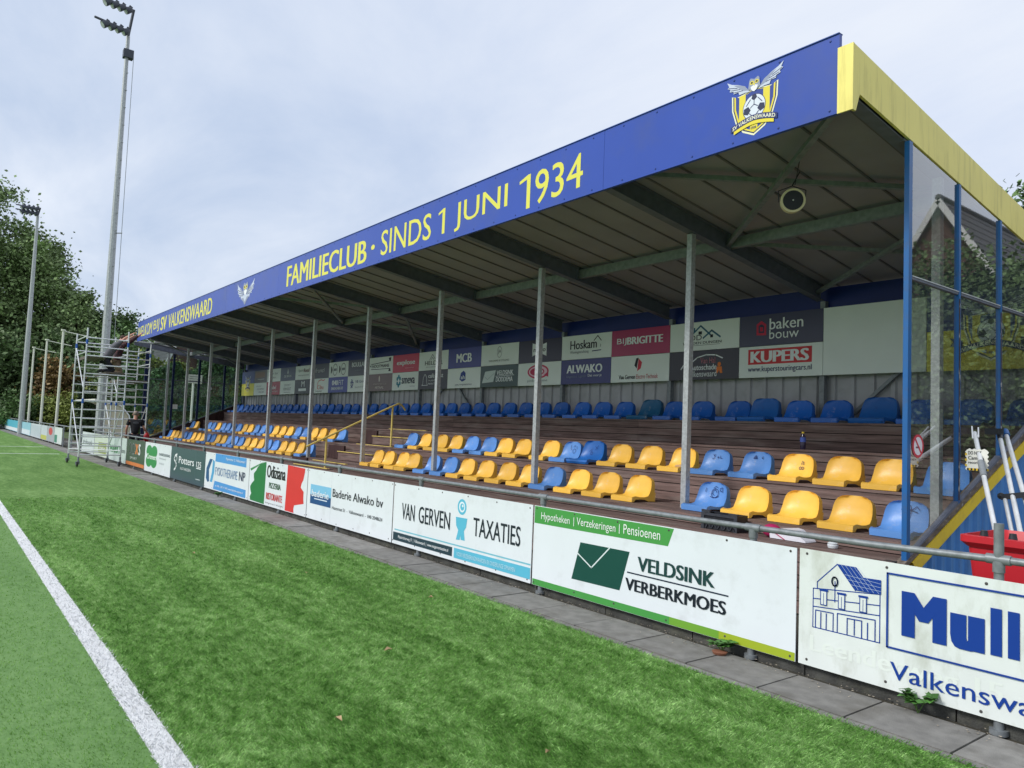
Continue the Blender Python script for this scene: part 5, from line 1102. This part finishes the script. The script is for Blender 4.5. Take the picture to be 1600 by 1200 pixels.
# ================================================================== FLOODLIGHT MASTS, FLAGPOLES
DKS = mat('dark_lamp_housing', (.05, .058, .075, 1), .45, .15, 10)
def lampmast(x, y, h, r0, r1, label, big=True):
    t = thing('floodlight_mast', label, 'floodlight', (x, y, 0), 'floodlight masts')
    MB().tube([(x, y, 0), (x, y, h*.3), (x, y, h*.65), (x, y, h)], [r0, r0*.86+r1*.14, (r0+r1)*.47, r1], 10).build('mast', GALV, t, smooth=30)
    b = MB(); k = 0
    if big:
        for z in np.arange(2.5, h-1, .75): b.box(x+r0*.2, x+r0*.2+.1, y-r0-.06, y-r0*.4, z, z+.03) if 0 else b.bar((x, y-.02, z), (x+.10+r0*(1-z/h)*.9, y-.02+.1, z), .03, .03)
        b.build('climbing_pegs', GALVD, t)
        c = MB(); c.tube([(x+.32, y+.28, 1.2), (x+.26, y+.22, h-.9)], .012, 5)
        c.build('cable', GALVD, t)
        MB().bar((x, y, h*.52), (x+.30, y+.26, h*.52), .04, .04).build('cable_bracket', GALVD, t)
        MB().box(x-.14, x+.16, y-.14, y+.24, h-.95, h-.6).build('pulley_box', DKS, t)
    # two cross arms of lamps pointing to the pitch (-Y), shifted along X
    a = MB(); a.bar((x, y, h), (x+.25, y+.1, h+1.1 if big else h+.55), .08, .08)
    for dz_, ox in ((.2, .05), (1.05, .25)) if big else ((.2, .02), (.5, .06)): a.bar((x+ox, y, h+dz_), (x+ox+.55, y-1.35, h+dz_-.1), .07, .07)
    ko = .5 if big else .35; a.build('lamp_frame', DKS, t)
    for j, dz in enumerate((.2, 1.05) if big else (.2, .5)):
        for q in range(4):
            c = Vector((x+(.05, .25)[j]+.10+.10*q, y+.02-.27*q, h+dz-.03*q)); d = Vector((.1, -.75, -.55)).normalized()*.62
            l = MB(); l.tube([c, c+d*.12, c+d*.42, c+d*.5], [.06, .12, .15, .15], 10); l.bar(c+Vector((0, 0, .02)), c+d*.25+Vector((0, 0, .17)), .04, .12)
            lo = l.build('lamp', DKS, t, smooth=40); MB().tube([c+d*.502, c+d*.506], .13, 10).build('lens', mat('lamp_glass', (.55, .58, .6, 1), .15, .05), lo)
lampmast(-34.6, 5.45, 17.6, .165, .075, 'tall galvanised floodlight mast rising behind the scaffold')
lampmast(-62.0, 4.94, 15.4, .19, .09, 'distant floodlight mast in front of the tall trees', False)
WPOLE = paint('white_pole', 222, 222, 208, .45)
for i, x in enumerate((-52.8, -61.0, -69.5)):
    t = thing('flagpole', ['nearest white flagpole left of the scaffold, tallest in the picture', 'middle one of the three white flagpoles', 'farthest white flagpole, right of the distant mast'][i], 'flagpole', (x, 6.0, 0), 'white flagpoles')
    MB().tube([(x, 6, 0), (x, 6, 6.62)], [.09, .06], 8).build('pole', WPOLE, t, smooth=40)
    MB().tube([(x, 6, 6.6), (x, 6, 6.68)], .13, 8).tube([(x, 6, 6.58), (x+.1, 7.5, 6.35)], .028, 6).build('arm', WPOLE, t, smooth=40)
    MB().box(x-.14, x+.14, 5.96, 6.04, .1, .9).build('foot_sleeve', GALVD, t)

# ================================================================== TREES AND HEDGES
def leafquads(P, size, g, droop=.25):
    """one small leaf-sized quad at every point"""
    n = len(P); a = g.random(n)*6.283; b_ = (g.random(n)-.5)*2.0
    u = np.stack([np.cos(a)*np.cos(b_), np.sin(a)*np.cos(b_), np.sin(b_)-droop], 1); u /= np.linalg.norm(u, axis=1)[:, None]
    w_ = g.normal(size=(n, 3)); v = np.cross(u, w_); v /= np.linalg.norm(v, axis=1)[:, None]
    s = (size*(.6+.8*g.random(n)))[:, None]; V = np.zeros((n, 4, 3))
    V[:, 0] = P-u*s*.5; V[:, 1] = P+v*s*.34; V[:, 2] = P+u*s*.6; V[:, 3] = P-v*s*.34
    return V
def crown_points(c, rx, ry, rz, nclump, per, cr, g, hollow=.45, flat_=.75):
    k = g.normal(size=(nclump, 3)); k /= np.linalg.norm(k, axis=1)[:, None]
    rad = hollow+(1-hollow)*g.random(nclump)**.6; wob = 1+.22*np.sin(k[:, 0]*5+c[0])*np.cos(k[:, 2]*4+c[1])
    cc = k*(rad*wob)[:, None]*np.array([rx, ry, rz]); cc[:, 2] += np.where(cc[:, 2] < -rz*.55, rz*.25, 0)
    P = []
    for q in cc:
        r = cr*(.55+.9*g.random()); d = g.normal(size=(int(per*(.6+.8*g.random())), 3))*np.array([r, r, r*flat_])*.5; P.append(q+d)
    return np.concatenate(P)+np.array(c), cc+np.array(c)
def quad_part(name, V, m, parent):
    o = quadmesh(name, V-np.array(ORG[parent.name]), m); o.parent = parent; ORG[o.name] = ORG[parent.name]; return o
def tree(name, label, x, y, h, rx, ry, m, seed, nclump=110, per=120, cr=1.5, leaf=.36, trunk=.3, base=.35, hollow=.4, group='trees behind the pitch'):
    g = np.random.default_rng(seed); t = thing(name, label, 'tree', (x, y, 0), group)
    cz = h*(base+1)/2; rz = h*(1-base)/2
    P, cl = crown_points((x, y, cz), rx, ry, rz*1.0, nclump, per, cr, g, hollow)
    quad_part('crown', leafquads(P, leaf, g), m, t)
    b = MB(); b.tube([(x, y, -.1), (x+.1, y, h*.25), (x-.05, y+.1, h*.55), (x, y, h*.85)], [trunk*1.25, trunk, trunk*.65, trunk*.2], 9)
    for q in cl[::max(1, len(cl)//26)]:
        s = Vector((x, y, max(h*.2, min(q[2]-1.2, h*.7)))); e = Vector(q); md = s.lerp(e, .5)+Vector((0, 0, .4)); b.tube([s, md, e], [trunk*.4, trunk*.22, trunk*.06], 5)
    b.build('trunk', BARK, t, smooth=60)
    return t
OAK = leafmat('oak', (.19, .27, .105, 1)); OAK2 = leafmat('oak_dark', (.11, .17, .068, 1)); YG = leafmat('yellow_green', (.19, .23, .05, 1)); RUST = leafmat('rusty', (.2, .13, .05, 1)); MIDG = leafmat('mid_green', (.10, .17, .06, 1)); IVY = leafmat('ivy', (.075, .15, .055, 1), .55)
tree('oak_tree', 'tallest broad oak at the left edge of the picture', -92, 2.6, 24.6, 6.8, 6.0, OAK, 11, 240, 190, 1.5, .31, .5, .15, .45)
tree('oak_tree', 'tall oak behind the distant floodlight mast', -93, 8.0, 20.5, 6.0, 3.6, OAK, 12, 120, 215, 1.4, .31, .45, .12, .45)
tree('oak_tree', 'rounded oak right of the distant floodlight mast', -90, 11.2, 16.0, 5.5, 3.2, OAK, 13, 95, 215, 1.3, .30, .4, .1, .45)
tree('oak_tree', 'lower oak beside the near floodlight mast', -88, 14.6, 11.8, 5, 2.9, MIDG, 14, 90, 210, 1.2, .28, .35, .1, .4)
tree('oak_tree', 'small oak just right of the near floodlight mast', -86, 17.6, 10.2, 4, 2.4, OAK, 15, 64, 180, 1.1, .28, .3, .1, .4)
tree('oak_tree', 'dark oak at the far left behind the pitch corner', -100, -4.5, 22, 7, 6.5, OAK2, 16, 140, 220, 1.6, .32, .5, .08, .45)
tree('understory_tree', 'dark low tree under the oaks at the left edge', -84, 4.2, 9.0, 4, 4.4, OAK2, 17, 110, 150, 1.5, .38, .25, .02, .3)
tree('understory_tree', 'dark low tree under the oaks between the flagpoles', -83, 9.5, 9.5, 4, 3.6, OAK2, 18, 110, 150, 1.5, .38, .25, .02, .3)
tree('understory_tree', 'dark low tree under the oaks behind the scaffold', -80, 14.0, 7.8, 4, 3.4, OAK2, 19, 90, 140, 1.4, .36, .25, .02, .3)
tree('rusty_tree', 'slim rust-tinged young tree between the white flagpoles', -78, 8.6, 7.0, 1.6, 1.5, RUST, 20, 34, 110, .9, .3, .12, .15, .2)
for i, (x, y, h, rx_, ry_, m, lab) in enumerate(((-76, 6.2, 3.0, 2.2, 1.9, MIDG, 'low green shrub behind the far barrier at the left mast'), (-75, 8.6, 3.2, 2.2, 1.8, YG, 'yellow-green shrub behind the white flagpoles'),
        (-72, 10.4, 3.9, 2.0, 1.7, YG, 'yellow-green shrub left of the scaffold tower'), (-70, 12.6, 4.3, 2.2, 1.9, YG, 'yellow-green shrub seen through the scaffold tower'), (-79, 3.0, 2.8, 2.2, 2.3, OAK2, 'dark shrub behind the turquoise board'), (-60, 12.2, 3.6, 1.6, 1.6, MIDG, 'green shrub seen between the two scaffold towers'), (-84, .2, 3.0, 2.5, 2.4, OAK2, 'dark shrub at the left border of the picture'))):
    tree('shrub', lab, x, y, h, rx_, ry_, m, 40+i, 46, 110, .8, .24, .08, .0, .2, 'shrubs behind the far barrier')
tree('birch_tree', 'light green slender tree beside the left glass wall', -50, 8.7, 6.6, 1.7, 1.5, MIDG, 60, 34, 110, .8, .2, .09, .3, .1)
tree('ash_tree', 'tree top peeking over the yellow roof edge at the right', -13.2, 39.5, 14.8, 2.6, 2.4, MIDG, 61, 80, 120, 1.0, .24, .25, .3, .3)
# tall ivy-clad hedge beyond the left glass wall
def hedge(label, x0, x1, y0, y1, htop, m, seed, n, leaf, z0=.1):
    g = np.random.default_rng(seed); t = thing('hedge', label, 'hedge', ((x0+x1)/2, (y0+y1)/2, 0))
    u = g.random((n, 3)); y = y0+u[:, 1]*(y1-y0); top = np.array([htop(q) for q in y])+.25*np.sin(y*3.1)+.15*np.sin(y*7.7)
    fr = g.random(n); x = np.where(fr < .7, x1-np.abs(g.normal(0, .18, n))+.12*np.sin(y*4)*np.sin(u[:, 2]*19), x0+u[:, 0]*(x1-x0)); z = np.where((fr > .7) & (fr < .9), top-np.abs(g.normal(0, .2, n)), z0+u[:, 2]*(top-z0))
    quad_part('foliage', leafquads(np.stack([x, y, z], 1), leaf, g, .5), m, t)
    b = MB(); yy = y0+.2
    while yy < y1-.2: b.tube([(x0+.4, yy, 0), (x0+.45, yy+.05, htop(yy)*.85)], [.08, .05], 6); yy += .8
    b.build('stems', BARK, t)
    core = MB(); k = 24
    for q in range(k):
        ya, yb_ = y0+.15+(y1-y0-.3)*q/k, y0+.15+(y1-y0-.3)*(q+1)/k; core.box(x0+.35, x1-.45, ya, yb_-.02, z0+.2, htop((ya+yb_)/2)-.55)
    core.build('inner_twigs', mat('hedge_core', (.012, .02, .01, 1), .95, .3), t)  # solid near-black boxes filling the inside of the hedge
    return t
hedge('tall ivy hedge seen through the left glass wall', -47.2, -45, 7.9, 18.5, lambda y: 4.1+.085*(y-8)+(.35 if y > 12.4 else 0), IVY, 70, 46000, .2, .7)
hedge('hedge running behind the scaffold left of the stand', -52.6, -51, 6.8, 10.5, lambda y: 3.2, leafmat('dull_green', (.06, .095, .04, 1)), 71, 12000, .2)
for i, y in enumerate((9.0, 10.2, 11.4)):
    tree('shrub', ['yellowish shrub top over the ivy hedge, nearest the pitch', 'yellowish shrub top over the ivy hedge, in front of the brick gable', 'yellowish shrub top over the ivy hedge, in front of the tiled roof'][i], -48.6, y+.3, 5.0+.1*i, .9, .9, YG, 80+i, 24, 100, .6, .18, .06, .3, .2, 'shrubs behind the hedge')
bk = MB(); bk.prism([(7.2, -.05), (9, .55), (12, .9), (20, 1.0), (20, -.05)], 'x', -45.2, -41.5); struct(bk.build('grass_bank', mat('dry_grass', (.20, .19, .07, 1), .95, .35, 4, dirt=(.09, .13, .04, .8), dscale=2)))
# sign pole beyond the left glass
t = thing('sign_post', 'white pole with a small rectangular sign beyond the left glass wall', 'sign', (-40.6, 10.55, 0))
MB().tube([(-40.6, 10.55, 0), (-40.6, 10.55, 3.45)], .055, 8).build('pole', WPOLE, t, smooth=40)
MB().box(-40.52, -40.50, 10.25, 10.95, 3.4, 3.85).build('sign_plate', paint('sign_grey', 196, 192, 178, .5), t)
b = MB()
for k in range(3): b.box(-40.499, -40.497, 10.32, 10.88, 3.5+.11*k, 3.54+.11*k)
b.build('text_lines', flat(120, 116, 108), t)
STK = flat(226, 232, 228)
for i, (y, z, w_, h_, lab) in enumerate(((7.97, 1.97, .22, .19, 'white sticker on the left glass wall, under the sign post plate'), (8.35, .98, .33, .26, 'pale lettered sticker low on the left glass wall'), (9.36, 2.86, .10, .10, 'small white sticker high on the left glass wall'), (9.95, 2.29, .11, .12, 'small white sticker low on the rear pane of the left glass wall'))):
    o = MB().box(XL+.008, XL+.012, y-w_/2, y+w_/2, z, z+h_).build('sticker', STK, None, (XL+.01, y, z)); tag(o, lab, 'sticker', 'stickers on the left glass wall')
    if i == 1:
        b = MB()
        for k in range(3): b.box(XL+.0122, XL+.0128, y-w_*.4, y+w_*(.2+.08*k), z+.05+.07*k, z+.08+.07*k)
        b.build('print', flat(90, 104, 100), o)

# ================================================================== DUGOUT AND HOUSES
DG = thing('dugout', 'cream curved-roof dugout shelter behind the scaffold', 'dugout', (-44, 7, 0))
arc_ = [(7.9, 0), (7.92, 1.0), (7.8, 1.6), (7.45, 2.05), (6.95, 2.28), (6.4, 2.33), (6.25, 2.3)]
n = len(arc_); vs = [(x, y, z) for x in (-47.2, -41.2) for y, z in arc_]
MB().add(vs, [(i, i+1, n+i+1, n+i) for i in range(n-1)]).build('shell', paint('cream_sheet', 206, 198, 170, .45, var=.08), DG, smooth=60)
for x in (-47.2, -45.7, -44.2, -42.7, -41.2):
    b = MB(); b.tube([(x+.02, y-.03, z) for y, z in arc_], .035, 6); b.build('rib', ALU if x in (-47.2, -41.2) else WPOLE, DG)
MB().prism([(7.9, .05), (7.9, 1.0), (7.7, 1.6), (7.4, 2.0), (6.95, 2.22), (6.6, 2.26), (6.6, .05)], 'x', -41.24, -41.22).build('end_panel', paint('cream_end', 190, 184, 160, .4), DG)
MB().box(-47.0, -41.4, 7.3, 7.7, .40, .46).build('bench', paint('bench_grey', 120, 122, 120), DG)
MB().box(-47.3, -41.1, 6.2, 6.32, 2.26, 2.36).build('front_beam', WPOLE, DG)
struct(MB().box(-50, -36, 5.3, 8.2, -.04, .012).build('paving_pad', CONC))
BRK = mat('brown_brick', (.10, .06, .048, 1), .85, .25, 14); TILE = mat('dark_roof_tile', (.085, .085, .09, 1), .7, .3, 10, stretch=(1, 1, 1)); BARGE = paint('white_bargeboard', 214, 214, 210)
WINM = mat('dark_window', (.02, .022, .025, 1), .1, .1)
def house(label, cx, cy, wx, wy, ze, zr_, axis, rows=True):
    """ridge along axis 'x' or 'y'"""
    t = thing('house', label, 'house', (cx, cy, 0), 'houses around the ground'); hx, hy = wx/2, wy/2
    if axis == 'x': prof = [(cy-hy, 0), (cy-hy, ze), (cy, zr_), (cy+hy, ze), (cy+hy, 0)]; MB().prism(prof, 'x', cx-hx, cx+hx).build('wall', BRK, t)
    else: prof = [(cx-hx, 0), (cx-hx, ze), (cx, zr_), (cx+hx, ze), (cx+hx, 0)]; MB().prism(prof, 'y', cy-hy, cy+hy).build('wall', BRK, t)
    b = MB(); half = hy if axis == 'x' else hx; L0, L1 = (cx-hx-.3, cx+hx+.3) if axis == 'x' else (cy-hy-.3, cy+hy+.3); c = cy if axis == 'x' else cx
    sl = (zr_-ze)/half; nr = 16
    for s in (-1, 1):
        for k in range(nr):
            d0, d1 = half*1.08*k/nr, half*1.08*(k+1)/nr; z0, z1 = zr_-sl*d0, zr_-sl*d1
            b.prism([(c+s*d0, z0+.02), (c+s*d0, z0+.12), (c+s*d1, z1+.17), (c+s*d1, z1+.02)], axis, L0, L1)
    rf = b.build('roof', TILE, t)
    e = MB().tube([(L0, c, zr_+.12), (L1, c, zr_+.12)] if axis == 'x' else [(c, L0, zr_+.12), (c, L1, zr_+.12)], .12, 8).build('ridge', TILE, rf)
    for q in (L0, L1):
        for s in (-1, 1):
            p0 = (q, c, zr_+.0) if axis == 'x' else (c, q, zr_+.0); p1 = (q, c+s*half*1.08, ze-sl*half*.08) if axis == 'x' else (c+s*half*1.08, q, ze-sl*half*.08)
            MB().bar(p0, p1, .06, .20).build('bargeboard', BARGE, t)
    if axis == 'x': w_ = MB().box(cx+hx+.002, cx+hx+.05, cy-.6, cy+.6, ze-.6, ze+.7).build('window', BARGE, t); MB().box(cx+hx+.051, cx+hx+.06, cy-.5, cy+.5, ze-.5, ze+.6).build('pane', WINM, w_)
    else: w_ = MB().box(cx-.6, cx+.6, cy-hy-.05, cy-hy-.002, ze-.6, ze+.7).build('window', BARGE, t); MB().box(cx-.5, cx+.5, cy-hy-.06, cy-hy-.051, ze-.5, ze+.6).build('pane', WINM, w_)
    return t, rf
house('brown gabled house behind the ivy hedge', -60, 13.9, 7, 3.4, 4.0, 8.3, 'x')
t, rf = house('long dark-tiled house roof behind the ivy hedge', -66, 24.0, 8, 14, 5.0, 9.4, 'y')
b = MB()
for s in (0, .5): b.bar((-62.0, 17.2+s, 5.2), (-65.2, 17.2+s, 9.0), .05, .05)
for k in range(9): b.bar((-62.0-.36*k, 17.2, 5.25+.43*k), (-62.0-.36*k, 17.7, 5.25+.43*k), .04, .04)
b.build('roof_ladder', GALVD, rf)
# houses and trees to the right of the stand (seen mirrored in the end glazing)
house('gabled house beyond the right end of the stand, mirrored in the glass', 5.4, 32.5, 6.4, 9, 5.2, 10.4, 'y')
for i, (x, y, h) in enumerate(((-1.0, 25, 7.6), (1.3, 24, 7.4), (3.6, 24.5, 7.5), (6.0, 25, 7.3), (9, 26, 7.8))):
    tree('garden_tree', 'dark garden tree in a row beyond the right end, mirrored in the right glass', x, y, h, 1.9, 1.9, OAK2, 90+i, 90, 330, 1.0, .14, .15, .05, .3, 'garden trees beyond the right end')
tree('garden_tree', 'tall dark tree beyond the right end, only mirrored in the right glass', -4.5, 27, 9, 2.2, 2.2, OAK2, 99, 70, 90, 1.1, .3, .2, .1, .3, 'garden trees beyond the right end')
